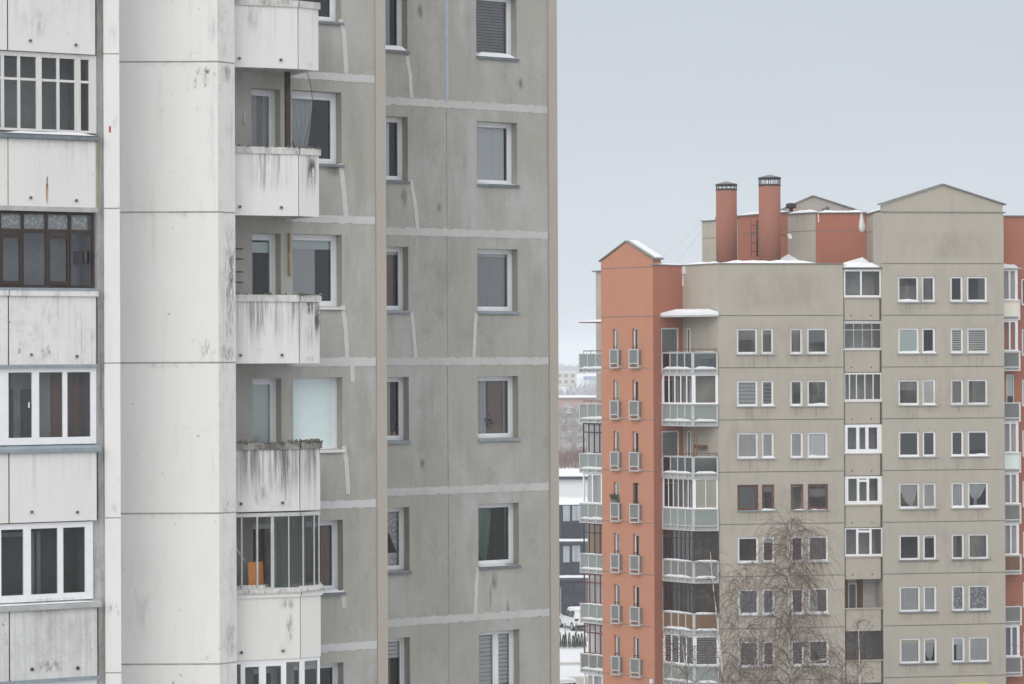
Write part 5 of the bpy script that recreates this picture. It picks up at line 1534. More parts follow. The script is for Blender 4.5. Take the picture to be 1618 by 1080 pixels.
corner_balcony(3, ('pvc', 6, 2, .03, 'glass', 'cream'), 'frost', snow_in=False)
corner_balcony(4, ('brown_wood', 7, 3, .028, 'glass_grey', 'cross'), 'frost_grey')
corner_balcony(5, ('brown_wood', 7, 2, .028, 'glass_grey', 'cross'), 'wood_clad')
corner_balcony(6, ('pvc', 4, 1, .05, 'glass', 'blinds'), 'frost', topsnow=False)
for k in range(-1, 7):                          # doors behind the balconies
    zt_, zb_ = K(k) - .62, K(k) - 2.3
    window(block, FSd, dw[0] + .003, dw[1] - .003, zb_, zt_, -.03, fw=.075, depth=.06, inner=False, rnd=rb, name='balcony_door', content=[vert('curtain_grey')] if k % 2 else [])
    a = FCt.u(1086.2, 640); b = FCt.u(1091.5, 640)
    window(block, FCt, a, b, K(k) - 2.4, zt_ - .02, .03, fw=.06, depth=.04, inner=False, rnd=rb, name='side_door', gl='slat_dark')
# canopy with snow over the topmost balcony
zc = K(-1) + 0.02
mb = MB()
cpoly = [FBl.p(-.03, .06, 0), FBl.p(LBL + .03, .06, 0), FBr.p(LBR + .05, .06, 0), FCt.p(FCt.len - .02, .03, 0), FCt.p(.03, .03, 0), FSd.p(FSd.len - .02, .03, 0)]
mb.prism([(p.x, p.y) for p in cpoly], zc - .07, zc + .03)
cn = mb.build('canopy', M['alu'], block)
mb = MB(); cen = sum(cpoly, Vector()) / len(cpoly); n = len(cpoly)
for i in range(n):
    a, b = cpoly[i], cpoly[(i + 1) % n]
    for j in range(4):
        p_, q_ = a.lerp(b, j / 4), a.lerp(b, (j + 1) / 4)
        def L_(v, f, h): w_ = v.lerp(cen, f); return Vector((w_.x, w_.y, zc + .03 + h * (1 + .3 * noise.noise(Vector((v.x * 1.3, v.y * 1.3, 2))))))
        for (f0, h0, f1, h1) in ((0, 0, .03, .16), (.03, .16, .35, .30), (.35, .30, 1, .33)):
            if f1 == 1: mb.face([L_(p_, f0, h0), L_(q_, f0, h0), Vector((cen.x, cen.y, zc + .03 + h1))], 0, True)
            else: mb.face([L_(p_, f0, h0), L_(q_, f0, h0), L_(q_, f1, h1), L_(p_, f1, h1)], 0, True)
mb.build('snow', M['snow'], cn)
# escape ladder on the third balcony
mb = MB()
lp0, lp1 = FBr.u(1096.8, 690), FBr.u(1101.2, 690)
for u_ in (lp0, lp1): mb.tube([FBr.p(u_, -.12, K(2) + .7), FBr.p(u_, -.12, K(1) - .3)], .03, 4)
for j in range(9):
    zz = K(2) + .9 + j * .2
    mb.tube([FBr.p(lp0, -.12, zz), FBr.p(lp1, -.12, zz)], .02, 4)
mb.build('escape_ladder', M['rust'], block)
mb = MB(); u_ = FCt.u(1111, 705); mb.box(FCt, FCt.u(1104, 705), FCt.u(1118, 705), .3, .02, FCt.z(1111, 708), FCt.z(1111, 703)); mb.build('wall_shelf', M['rust'], block)

# ---- balconies on the far side of the orange tower
l0 = at(914.5, 568, 149.2)
FLb = Facade((l0.x, l0.y), (l0.x + FO.t.x, l0.y + FO.t.y))
LL = FLb.u(962, 568)
def left_balcony(k, style, panel='frost'):
    yo = -.12
    zt, zb_ = K(k) + 0.80, K(k) - 0.26
    mb = MB(); zm = zb_ + .22
    step = LL / 3.6
    for j in range(5):
        u_ = .04 + j * step
        if u_ < LL: mb.box(FLb, u_ - .04, u_ + .04, 0, -.07, zb_, zt)
    mb.box(FLb, 0.003, LL, .012, -.075, zt - .05, zt + .012); mb.box(FLb, 0.004, LL, .01, -.073, zm - .03, zm + .03); mb.box(FLb, .002, LL, .011, -.074, zb_ - .01, zb_ + .045)
    b_ = mb.build('balcony_railing', M['alu'], block)
    mb = MB(); mb.box(FLb, .02, LL, -.08, -1.3, zb_ + .05, zb_ + .2); mb.build('floor_slab', M['slat_grey'], b_)
    g = MB(); g.box(FLb, .05, LL, -.03, -.04, zm + .03, zt - .05); g.build('rail_panel', M[panel], b_)
    sn = snow_strip(FLb, .06, LL, .012, -.03, zm + .028, .10, rb, 1, .6, step=.12); sn.build('snow', M['snow'], b_)
    if style:
        mat, n, fwid, gl, cross = style; z0, z1 = zt + .02, K(k - 1) - .27; a = .26
        mb = MB()
        for j in range(n + 1):
            u_ = a + (LL - a) * j / n; mb.box(FLb, u_ - fwid, u_ + fwid, -.08, -.13, z0, z1)
        mb.box(FLb, a - fwid, LL, -.078, -.132, z0 - .002, z0 + fwid * 2); mb.box(FLb, a - fwid, LL, -.078, -.132, z1 - fwid * 2, z1)
        if cross: mb.box(FLb, a, LL, -.079, -.131, z0 + (z1 - z0) * .68, z0 + (z1 - z0) * .68 + fwid * 1.6)
        gz = mb.build('balcony_glazing', M[mat], b_)
        g = MB(); g.face([FLb.p(a, -.1, z0), FLb.p(LL, -.1, z0), FLb.p(LL, -.1, z1), FLb.p(a, -.1, z1)]); g.build('pane', M[gl], gz)
        mb = MB(); wavy(mb, FLb, a + .05, LL, z0, z1, -.35, 4, .04, 0, rb); mb.build('curtain', M[{'pvc': 'curtain_grey', 'brown_wood': 'blind_white', 'red_wood': 'sheer'}[mat] if k != 4 else 'terracotta_cloth'], gz)
        mb = MB(); mb.box(FLb, -.03, LL, .05, -.1, zt + .013, zt + .03); le = mb.build('ledge', M['alu'], gz)
        sn = snow_strip(FLb, .2, LL, .045, -.06, zt + .03, .06, rb, .8, .6, step=.15); sn.build('snow', M['snow'], le)
    else:
        mb = MB(); mb.tube([FLb.p(.3, -.1, zt + .16), FLb.p(LL, -.1, zt + .16)], .025, 4); mb.tube([FLb.p(.3, -.1, zt), FLb.p(.3, -.1, zt + .16)], .02, 4)
        mb.tube([FLb.p(.9, -.1, zt), FLb.p(.9, -.1, zt + .16)], .02, 4); mb.build('handrail', M['rust'], b_)
M['terracotta_cloth'] = fabric('orange_curtain', (.55, .33, .22), .2)
left_balcony(0, None); left_balcony(1, None); left_balcony(2, ('brown_wood', 5, .035, 'glass', True)); left_balcony(3, ('pvc', 3, .05, 'glass', False))
left_balcony(4, ('brown_wood', 5, .03, 'glass', True)); left_balcony(5, ('red_wood', 5, .04, 'glass', True)); left_balcony(6, ('red_wood', 5, .04, 'glass', True), 'frost_grey')
left_balcony(7, ('pvc', 3, .05, 'glass', False), 'frost_grey')
mb = MB(); zz = K(-1) - .22
mb.box(FLb, .03, LL, .0, -1.2, zz - .05, zz); cn = mb.build('canopy', M['rust'], block)
sn = snow_strip(FLb, .05, LL, .02, -1.1, zz, .14, rb, 1, .3, step=.2); sn.build('snow', M['snow'], cn)

# ---- red wall and balconies beyond the right corner
FRd = Facade((FA_.p(uB1 - .3, -2.2, 0).x, FA_.p(uB1 - .3, -2.2, 0).y), (FA_.p(uB1 + 5, -2.2, 0).x, FA_.p(uB1 + 5, -2.2, 0).y))
mb = MB(); zR = FRd.z(1602, 342)
rh = []
for k in range(-2, 7): rh.append((FRd.u(1615, 600), FRd.u(1640, 600), K(k) - 2.2, K(k) - .75))
rh2 = [(FRd.u(1590, 600), FRd.u(1603.5, 600), K(0) - 2.3, K(0) - .45)]
wall(mb, FRd, 0, FRd.len, 0, zR, holes=rh + rh2, grooves=GR, gw=.02, gdepth=.015, mg=1)
rw = mb.build('side_wall', [M['brick_red_or_shaded_orange'], M['joint_mid']], block)
mb = MB(); mb.box(FRd, 0, FRd.len, .1, -.4, zR, zR + .07); mb.build('parapet_cap', M['roof_grey'], rw)
interior(block, FRd, .1, FRd.len - .1, [K(k) for k in range(7, -3, -1)], 1.6, d0=-.3)
for h in rh: window(block, FRd, h[0] + .002, h[1] - .002, h[2], h[3], -.05, fw=.08, depth=.05, inner=False, rnd=rb, content=[vert('curtain_grey')] if rb.random() < .5 else [], sill=True, sill_mat='zinc', sill_out=.09, snow=.6)
h = rh2[0]; window(block, FRd, h[0] + .002, h[1] - .002, h[2], h[3], -.08, fw=.07, depth=.05, inner=False, rnd=rb, name='balcony_door', content=[('roller', 'blind_pale', .35, .97)])
r0 = at(1580, 568, 146.2); 
FRb = Facade((r0.x, r0.y), (r0.x + FA_.t.x, r0.y + FA_.t.y))
RL = FRb.u(1612.5, 568)
def right_balcony(k, style, panel='frost_grey', snow_=True):
    zt, zb_ = K(k) + .80, K(k) - .24
    mb = MB(); zm = zb_ + .2
    for u_ in (RL - .05,): mb.box(FRb, u_ - .05, u_ + .05, 0, -.07, zb_, zt)
    mb.box(FRb, 0, RL, .012, -.07, zt - .05, zt + .012); mb.box(FRb, 0, RL, .01, -.07, zm - .03, zm + .03); mb.box(FRb, 0, RL, .011, -.07, zb_ - .01, zb_ + .04)
    mb.box(FRb, RL - .07, RL - .0, -.07, -1.4, zt - .05, zt + .01); mb.box(FRb, RL - .07, RL, -.07, -1.4, zb_, zb_ + .05)
    b_ = mb.build('balcony_railing', M['pvc_warm'], block)
    mb = MB(); mb.box(FRb, .02, RL - .08, -.08, -1.6, zb_ + .05, zb_ + .18); mb.build('floor_slab', M['slat_grey'], b_)
    g = MB(); g.box(FRb, 0, RL - .1, -.03, -.04, zm + .03, zt - .05); g.build('rail_panel', M[panel], b_)
    if style:
        mat, gl, cur = style; z0, z1 = zt + .02, K(k - 1) - .26; RR = RL - .12
        mb = MB()
        for (a, b) in ((RR - .16, RR), (RL * .5 - .05, RL * .5 + .05)): mb.box(FRb, a, b, -.05, -.11, z0, z1)
        mb.box(FRb, 0, RR, -.048, -.112, z0, z0 + .1); mb.box(FRb, 0, RR, -.048, -.112, z1 - .1, z1); mb.box(FRb, RR - .06, RR - .01, -.112, -1.4, z1 - .1, z1); mb.box(FRb, RR - .06, RR - .01, -.112, -1.4, z0, z0 + .1)
        gz = mb.build('balcony_glazing', M[mat], b_)
        g = MB(); g.face([FRb.p(0, -.08, z0), FRb.p(RR, -.08, z0), FRb.p(RR, -.08, z1), FRb.p(0, -.08, z1)]); g.build('pane', M[gl], gz)
        if cur: mb = MB(); wavy(mb, FRb, 0, RR, z0, z1, -.3, 4, .03, 0, rb); mb.build('curtain', M[cur], gz)
        mb = MB(); mb.box(FRb, 0, RL + .03, .06, -.1, zt + .013, zt + .035); le = mb.build('ledge', M['pvc_warm'], gz)
        if snow_: sn = snow_strip(FRb, 0, RL + .03, .05, -.04, zt + .035, .07, rb, 1, .4, step=.15); sn.build('snow', M['snow'], le)
    return b_
b_ = right_balcony(-1, ('pvc', 'glass', 'curtain_grey'), 'blind_cream')
zz = K(-2) - .24
mb = MB(); mb.box(FRb, 0, RL + .08, .1, -1.6, zz, zz + .06); cn = mb.build('canopy', M['zinc'], block)
sn = snow_strip(FRb, 0, RL + .05, .08, -1.5, zz + .06, .26, rb, 1, .3, step=.2); sn.build('snow', M['snow'], cn)
right_balcony(0, ('pvc', 'glass', None)); right_balcony(1, None, 'frost_grey'); right_balcony(2, ('pvc', 'glass', 'curtain_grey'), 'blind_pale'); right_balcony(3, ('pvc', 'glass', 'curtain_grey'), 'frost_grey')
right_balcony(4, ('pvc', 'glass', 'curtain_grey'), 'wood_clad'); right_balcony(5, None, 'frost_grey'); right_balcony(6, ('pvc', 'glass', 'drape_blue'), 'frost_grey')
# entrance sign board low on the beige wall
mb = MB(); mb.box(FA_, seam(1508), seam(1558), .10, .002, FA_.z(1533, 1094), FA_.z(1533, 1078.5)); mb.build('sign_board', M['yellow_sign'], block)
mb = MB(); mb.box(FO, FO.u(1027, 1075, .1), FO.u(1031, 1075, .1), .14, .001, FO.z(1029, 1079), FO.z(1029, 1072)); mb.build('wall_lamp', M['pvc_warm'], block)
# satellite dish behind the chimneys
sd = at(1246.5, 373, 149.4)
root = thing('satellite_dish', sd, 'snow-covered satellite dish on an arm beside the right-hand round brick chimney', 'satellite dish')
mb = MB(); axis = Vector((.55, -.75, .35)).normalized(); t_ = axis.cross(Vector((0, 0, 1))).normalized(); b2 = t_.cross(axis)
for i in range(14):
    a0, a1 = 2 * math.pi * i / 14, 2 * math.pi * (i + 1) / 14
    f = lambda a, r_: sd + (t_ * math.cos(a) + b2 * math.sin(a)) * .17 * r_ + axis * (.06 * r_ * r_)
    mb.face([f(a0, .5), f(a1, .5), f(a1, 1), f(a0, 1)], 0, True); mb.face([sd, f(a1, .5), f(a0, .5)], 0, True)
mb.build('dish', M['pvc_warm'], root)
mb = MB(); mb.tube([sd, sd + Vector((-.35, .25, .08)), at(1233, 370.5, 149.2)], .025, 5); mb.build('arm', M['black_metal'], root)

for i, (x0, y0, d0, x1, y1, d1, lab) in enumerate(((1109, 364, 156.5, 862, 600, 205.0, 'lower thin cable running from the roof corner down behind the grey tower'), (1109, 352, 156.5, 862, 502, 200.0, 'upper thin cable running from the roof corner down behind the grey tower'))):
    a, b = at(x0, y0, d0), at(x1, y1, d1)
    mb = MB(); mb.tube([a.lerp(b, t / 12) + Vector((0, 0, -1.0 * 4 * (t / 12) * (1 - t / 12))) for t in range(13)], .007, 4)
    tag(mb.build('cable', M['slat_grey']), lab, 'cable', 'cables from the roof corner')

# ================================================================ GROUND
rg_ = random.Random(5)
def ground_z(x, y):
    if y < 262: return 0.0
    t = min(1.0, (y - 262) / 150.0); t = t * t * (3 - 2 * t)
    return 5.0 * t + min(1.0, max(0.0, (y - 500) / 900.0)) * 3.0
M['snow_ground'] = stained('snowy_ground', (0.74, 0.75, 0.77), dirt=(0.34, 0.30, 0.27), blotch=0.5, blotch_lo=0.60, blotch_hi=0.8, grain=0.03, seed=101, bump=0.2)
M['slush'] = stained('road_slush', (0.42, 0.39, 0.36), dirt=(0.20, 0.185, 0.17), blotch=0.8, blotch_lo=0.45, light=0.8, light_col=(0.72, 0.72, 0.73), grain=0.15, seed=104, bump=0.4)
mb = MB()
ys = [-260, -60, 40, 100, 150, 175, 200, 230, 262] + [262 + 15 * i for i in range(1, 11)] + [430, 500, 700, 1000, 1400, 2000, 3000]
xs = [-1600, -600, -200, -80, -30, 0, 15, 40, 90, 200, 600, 1600]
for i in range(len(xs) - 1):
    for j in range(len(ys) - 1):
        q = [(xs[i], ys[j]), (xs[i + 1], ys[j]), (xs[i + 1], ys[j + 1]), (xs[i], ys[j + 1])]
        mb.face([(a, b, ground_z(a, b)) for a, b in q], 0, True)
go_ = mb.build('ground', M['snow_ground']); tag(go_, kind='structure')
def strip(name, y0, y1, x0, x1, mat, z=0.004, wob=0.35):
    mb = MB(); n = 60
    for i in range(n):
        a, b = x0 + (x1 - x0) * i / n, x0 + (x1 - x0) * (i + 1) / n
        f = lambda x, s: wob * noise.noise(Vector((x * .35, s, 0)))
        mb.face([(a, y0 + f(a, 1), z), (b, y0 + f(b, 1), z), (b, y1 + f(b, 7), z), (a, y1 + f(a, 7), z)])
    o = mb.build(name, M[mat]); tag(o, kind='structure'); return o
M['added_dark_yard'] = stained('added_dark_ground', (0.34, 0.335, 0.33), dirt=(0.10, 0.10, 0.10), blotch=.6, blotch_lo=.45, light=.9, light_col=(.62, .63, .64), grain=.15, seed=130, bump=.3)
mb = MB(); mb.face([(-400, -250, .004), (400, -250, .004), (400, 152, .004), (-400, 152, .004)]); tag(mb.build('added_dark_yard', M['added_dark_yard']), kind='structure')  # unseen near ground, added darker than the snow to cut bounced light
strip('road', 170.5, 176.2, -60, 90, 'slush'); strip('footpath', 182.6, 184.6, -60, 90, 'slush', 0.004, .25)

# ================================================================ OFFICE BUILDING with dark glass, behind the car
M['dark_clad'] = plain('dark_blue_cladding', (0.045, 0.058, 0.078), 0.45, 0.4, var=0.15)
M['dark_glass'] = plain('dark_facade_glass', (0.035, 0.045, 0.058), 0.12, 0.7, var=0.1)
M['light_pane'] = plain('pale_reflecting_pane', (0.36, 0.39, 0.43), 0.3, 0.6, var=0.1)
M['white_render'] = plain('white_render', (0.70, 0.71, 0.73), 0.8, 0.2, var=0.04)
Y0 = 216.0
ox0, ox1 = at(700, 800, Y0).x, at(975, 800, Y0).x
FOf = Facade((ox0, Y0), (ox1, Y0))
office = thing('office_building', ((ox0 + ox1) / 2, Y0 + 8, 0), 'low dark blue glass office building with snowy ledges behind the white car', 'office building')
oz = lambda y: FOf.z(900, y)
mb = MB(); mb.box(FOf, 0, FOf.len, 0, -14, 0, oz(797)); mb.build('wall', M['dark_clad'], office)
mb = MB(); mb.box(FOf, 0, FOf.len, -3.0, -13, oz(797) + .01, FOf.z(900, 757, -3)); up = mb.build('upper_wall', M['white_render'], office)
mb = MB(); mb.box(FOf, -.2, FOf.len + .2, -2.6, -13.2, FOf.z(900, 757, -3) + .002, FOf.z(900, 752, -3)); mb.build('roof', M['dark_clad'], up)
sn = snow_strip(FOf, -.2, FOf.len + .2, -2.62, -13, FOf.z(900, 752, -3), .30, rg_, 1, .15, step=.8); sn.build('snow', M['snow'], up)
sn = snow_strip(FOf, 0, FOf.len, .08, -2.98, oz(797), .55, rg_, 1, .2, step=.5); sn.build('snow', M['snow'], office)
for y in (853.5, 911):
    mb = MB(); mb.box(FOf, 0, FOf.len, .35, .002, oz(y + 6), oz(y + 1)); l = mb.build('ledge', M['dark_clad'], office)
    sn = snow_strip(FOf, 0, FOf.len, .36, .01, oz(y + 1), .20, rg_, 1, .15, step=.5); sn.build('snow', M['snow'], l)
for (x0, x1, y0, y1, mt) in ((889.5, 900.5, 798.5, 823, 'light_pane'), (904, 910, 798.5, 822, 'light_pane'), (910.6, 917, 798.5, 822, 'light_pane'), (886, 900, 855, 858, 'dark_glass'),
                             (889.5, 900, 862, 888, 'light_pane'), (904, 909.8, 861, 887, 'light_pane'), (910.4, 917, 861, 887, 'light_pane'), (905, 918, 826, 850, 'dark_glass'), (886, 903, 826, 850, 'dark_glass'),
                             (886, 902, 891, 909, 'dark_glass'), (904, 920, 891, 909, 'dark_glass'), (885, 888, 928, 970, 'light_pane'), (892, 905, 920, 972, 'dark_glass'), (907, 922, 920, 972, 'dark_glass')):
    u0, u1, z0, z1 = FOf.rect(x0, y0, x1, y1)
    for sh in range(5):
        du = -sh * 1.95
        if u0 + du < 0.1: continue
        mb = MB(); mb.box(FOf, u0 + du, u1 + du, .05, -.02, z0, z1); mb.build('window', M[mt], office)
for x in (887, 902, 919, 930):
    mb = MB(); u_ = FOf.u(x, 850); mb.box(FOf, u_ - .05, u_ + .05, .12, 0, 0.1, oz(800)); mb.build('mullion', M['dark_clad'], office)

# ================================================================ FARTHER BUILDINGS
M['haze_paled_brick'] = stained('haze_paled_brick', (0.46, 0.30, 0.285), dirt=(0.32, 0.21, 0.20), blotch=.3, grain=.1, seed=110, bump=0)  # red brick paled towards pink: part of the haze is in this colour
Y1 = 450.0
bx0, bx1 = at(640, 700, Y1).x, at(985, 700, Y1).x
FBk = Facade((bx0, Y1), (bx1, Y1)); gz1 = ground_z(0, Y1) - .2
brick = thing('brick_building', ((bx0 + bx1) / 2, Y1 + 6, gz1), 'hazy red brick building with white balconies behind bare snowy trees', 'building')
zt = FBk.z(915, 630)
mb = MB(); mb.box(FBk, 0, FBk.len, 0, -12, gz1, zt); mb.build('wall', M['haze_paled_brick'], brick)
mb = MB(); mb.box(FBk, -.3, FBk.len + .3, .3, -12.2, zt + .002, zt + .25); r_ = mb.build('roof', M['roof_grey'], brick)
sn = snow_strip(FBk, -.3, FBk.len + .3, .28, -11, zt + .25, .3, rg_, 1, .3, step=1.5); sn.build('snow', M['snow'], r_)
for x0, x1 in ((672, 687), (703, 718), (734, 749), (765, 780), (796, 811), (826, 841), (857, 872), (888, 903), (911, 926), (934, 949)):
    for y0, y1 in ((636, 650), (655, 668), (673, 687), (692, 706)):
        u0, u1, z0, z1 = FBk.rect(x0, y0, x1, y1)
        mb = MB(); mb.box(FBk, u0, u1, .9, .0, z0 - .3, z0 + .75); b_ = mb.build('balcony', M['white_render'], brick)
        mb = MB(); mb.box(FBk, u0 + .3, u1 - .3, .02, -.05, z0 + .8, z1); mb.build('window', M['light_pane'], b_)
for (x0, x1, yt, D, lab, mt) in ((868, 911, 588, 1300, 'beige', 'beige'), (904, 990, 597, 1400, 'grey', 'white_render')):
    a, b = at(x0, 600, D), at(x1, 600, D)
    F_ = Facade((a.x, D), (b.x, D)); g_ = ground_z(0, D) - .3; zt = F_.z((x0 + x1) / 2, yt)
    lb_ = {'beige': 'faded beige apartment block far off on the hazy skyline', 'grey': 'faded pale apartment block with a blue roof sign in the haze', 'far': 'faded beige block hidden mostly behind the grey tower in the haze'}[lab]
    t_ = thing('distant_block', ((a.x + b.x) / 2, D + 6, g_), lb_, 'apartment building')
    mb = MB(); mb.box(F_, 0, F_.len, 0, -12, g_, zt); mb.build('wall', M[mt], t_)
    n = int(F_.len / 3.2)
    for i in range(n):
        for j in range(int((zt - g_ - 1) / 3)):
            u_ = 1.0 + i * 3.2; z_ = zt - 2.4 - j * 3.0
            if len([c for c in t_.children if c.name.startswith('window')]) > 80: continue
            mb = MB(); mb.box(F_, u_, u_ + 1.6, .03, -.05, z_, z_ + 1.5); mb.build('window', M['dark_clad'], t_)
    mb = MB(); mb.box(F_, -.3, F_.len + .3, .3, -12.3, zt, zt + .3); mb.build('roof', M['snow'], t_)
    if lab == 'grey':
        u0, u1, z0, z1 = F_.rect(922, 594, 942, 600); mb = MB(); mb.box(F_, u0, u1, .5, .05, z0, z1); mb.build('sign_board', M['sign_blue'] if 'sign_blue' in M else M['blue_metal'], t_)

# ================================================================ TREES
def branch_path(p, d, L, n, rnd, droop, wob):
    pts = [Vector(p)]; d = Vector(d).normalized()
    for i in range(n):
        d = (d + Vector((rnd.uniform(-wob, wob), rnd.uniform(-wob, wob), rnd.uniform(-wob, wob) * .6 - droop * (i / n + .2)))).normalized()
        pts.append(pts[-1] + d * (L / n))
    return pts
def birch(base, height, r0, rnd, label, limbs=26, twigs=9, spread=1.0, twig_len=1.6, twig_r=.009, weep=1.0, lean=(0, 0), lo=.25, bark='birch_bark', tw='twig', name='birch_tree', group=None, extra=None, limb_r=.35, fine=2):
    root = thing(name, base, label, 'tree', group)
    tp = [Vector(base)]; n = 14; d = Vector((lean[0], lean[1], 1)).normalized()
    for i in range(n):
        d = (d + Vector((rnd.uniform(-.035, .035), rnd.uniform(-.035, .035), 0.02))).normalized()
        tp.append(tp[-1] + d * height / n)
    tr = MB(); tr.tube(tp, [r0 * (1 - .93 * (i / n) ** .9) + .006 for i in range(n + 1)], 9)
    if extra: extra(tr)
    tr.build('trunk', M[bark], root)
    cr_ = MB()
    def hang(p, d, L, r_, depth):
        pts = branch_path(p, d, L, 6, rnd, .50 * weep, .14)
        cr_.tube(pts, [r_ * (1 - .6 * i / 6) for i in range(7)], 3, cap=False)
        if depth > 0:
            for q in range(fine):
                i = rnd.randint(1, 5)
                dd = Vector((rnd.uniform(-1, 1), rnd.uniform(-1, 1), rnd.uniform(-.9, .3))).normalized()
                hang(pts[i], dd, L * rnd.uniform(.35, .6), r_ * .75, depth - 1)
    for k in range(limbs):
        t = lo + (1 - lo) * ((k + rnd.random()) / limbs)
        i = min(n - 1, int(t * n)); p = tp[i].lerp(tp[i + 1], t * n - i)
        an = k * 2.4 + rnd.uniform(-.5, .5)
        L = height * .24 * spread * (1.12 - t) ** .7 * rnd.uniform(.7, 1.2) + .25
        d0 = Vector((math.cos(an), math.sin(an), rnd.uniform(1.0, 2.4)))
        lp = branch_path(p, d0, L, 7, rnd, .20 * weep, .12)
        rr = max(.011, r0 * limb_r * (1.05 - t))
        cr_.tube(lp, [rr * (1 - .75 * j / 7) + .004 for j in range(8)], 4, cap=False)
        for q in range(twigs):
            j = rnd.randint(2, 7)
            dd = Vector((math.cos(an) + rnd.uniform(-.9, .9), math.sin(an) + rnd.uniform(-.9, .9), rnd.uniform(-.6, .9)))
            hang(lp[j], dd, twig_len * rnd.uniform(.5, 1.25), twig_r * rnd.uniform(.8, 1.2), 2 if q % 3 == 0 else 1)
    cr_.build('crown', M[tw], root)
    return root
def gpt(x, D): p = at(x, 1000, D); return Vector((p.x, p.y, ground_z(p.x, p.y)))
rt2 = random.Random(42)
DT = 127.0
br = [at(1262, 1062, DT), at(1268, 1051, DT - .2), at(1283, 1046, DT - .4), at(1300, 1042, DT - .5), at(1312, 1040, DT - .6), at(1318, 1041, DT - .6)]
def limb(mbx): mbx.tube([at(1247, 1085, DT)] + br, [.075, .07, .06, .055, .05, .055, .02], 6)
birch(gpt(1246, DT), 13.3, .135, rt2, 'tallest weeping birch with drooping bare twigs before the beige windows', limbs=46, twigs=13, spread=.44, twig_len=2.5, weep=1.3, lo=.38, lean=(-.01, 0), extra=limb)
birch(gpt(1148, 125.5), 11.9, .085, rt2, 'slender pale birch nearest the corner balconies, left of its twin', limbs=26, twigs=7, spread=.45, twig_len=1.0, weep=.8, lo=.3, twig_r=.0075)
birch(gpt(1166, 128), 10.8, .10, rt2, 'straight white-stemmed birch between the slender birch and the tallest one', limbs=30, twigs=8, spread=.46, twig_len=1.5, weep=1.1, lo=.3, lean=(.006, 0))
birch(gpt(1092, 124), 8.2, .10, rt2, 'mottled birch standing in front of the lowest corner balcony', limbs=26, twigs=7, spread=.8, twig_len=1.1, weep=.9, lo=.3, lean=(.008, 0))
birch(gpt(1316, 126), 7.2, .08, rt2, 'short drooping birch below the loggia column, beside the tallest birch', limbs=26, twigs=9, spread=.8, twig_len=1.3, weep=1.3, lo=.35)
birch(gpt(1362, 124), 8.7, .06, rt2, 'young thin birch with upright twigs in front of the beige loggias', limbs=22, twigs=5, spread=.45, twig_len=.8, weep=.1, lo=.45, twig_r=.007)
birch(gpt(1205, 130), 7.2, .07, rt2, 'low bushy birch under the tallest birch, showing only its top', limbs=24, twigs=6, spread=.8, twig_len=1.3, weep=1.0, lo=.3)
birch(gpt(1636, 112), 9.0, .12, rt2, 'bare tree at the right edge reaching dark twigs over the corner', limbs=34, twigs=4, spread=1.05, twig_len=1.1, weep=.3, lo=.25, bark='grey_bark', name='bare_tree', twig_r=.010)
# frosty trees before the brick building
for (x, D, h, sp, lab) in ((889, 395, 8.8, 1.0, 'frosty bare tree with a pale stem at the left of the gap'), (905, 405, 8.2, 1.2, 'frosty bare tree in the middle of the gap between the buildings'), (925, 400, 8.6, 1.2, 'frosty bare tree partly behind the far balconies')):
    birch(gpt(x, D), h, .09, rt2, lab, limbs=40, twigs=12, spread=sp, twig_len=1.3, weep=.2, lo=.2, twig_r=.03, bark='grey_bark', tw='grey_twig', name='frosty_tree', group='frosty trees before the brick building', fine=1)
# reddish thicket on the bank and the far wood
M['thicket'] = plain('reddish_twigs', (0.20, 0.115, 0.09), .9, var=.25, scale=.6)
mb = MB()
for i in range(5600):
    x = rg_.uniform(-28, 22); y = rg_.uniform(392, 444)
    z = ground_z(x, y); h = rg_.uniform(1.0, 2.4)
    p = Vector((x, y, z - .1)); mb.tube([p, p + Vector((rg_.uniform(-.4, .4), 0, h * .6)), p + Vector((rg_.uniform(-.8, .8), rg_.uniform(-.3, .3), h))], [.05, .04, .015], 3, cap=False)
tag(mb.build('thicket', M['thicket']), kind='stuff')
mb = MB()
for i in range(2400):
    x = rg_.uniform(-420, 620); y = rg_.uniform(2350, 2500); h = rg_.uniform(6, 9.5) * (1 + .12 * math.sin(x * .07)); w_ = rg_.uniform(2.2, 4.2)
    z = ground_z(x, y); an = rg_.random() * 3
    for s in range(5):
        q = an + s * 1.26; c = Vector((x, y, z + h * rg_.uniform(.35, .6)))
        t = Vector((math.cos(q), math.sin(q), rg_.uniform(.2, 1.2))).normalized() * w_
        e_ = t.cross(Vector((0, 0, 1))).normalized() * w_ * .35
        mb.face([Vector((x, y, z)), c + e_, c + t * .6 + Vector((0, 0, h * .35)), c - e_])
tag(mb.build('far_wood', M['grey_bark']), kind='stuff')

M['frost_wood'] = plain('frosty_wood', (0.40, 0.40, 0.42), .9, var=.3, scale=.08)
mb = MB()
for i in range(4200):
    y = rg_.uniform(560, 900); x = rg_.uniform(-.07 * y, .045 * y) if i % 5 else rg_.uniform(.17 * y, .24 * y); h = rg_.uniform(6.0, 9.6) * (.85 + .15 * math.sin(x * .3)); w_ = rg_.uniform(.7, 1.5)
    z = ground_z(x, y); mb.tube([(x, y, z), (x, y, z + h)], [.09, .02], 3, cap=False)
    for s in range(9):
        an = rg_.random() * 6.28; zz = z + h * rg_.uniform(.3, .95)
        t = Vector((math.cos(an), math.sin(an), rg_.uniform(.7, 1.8))).normalized() * w_ * rg_.uniform(.6, 1.3)
        e_ = t.cross(Vector((0, 0, 1))).normalized() * .10
        p = Vector((x, y, zz)); mb.face([p - e_, p + e_, p + t + e_ * .3, p + t - e_ * .3])
tag(mb.build('bare_wood', M['frost_wood']), kind='stuff')

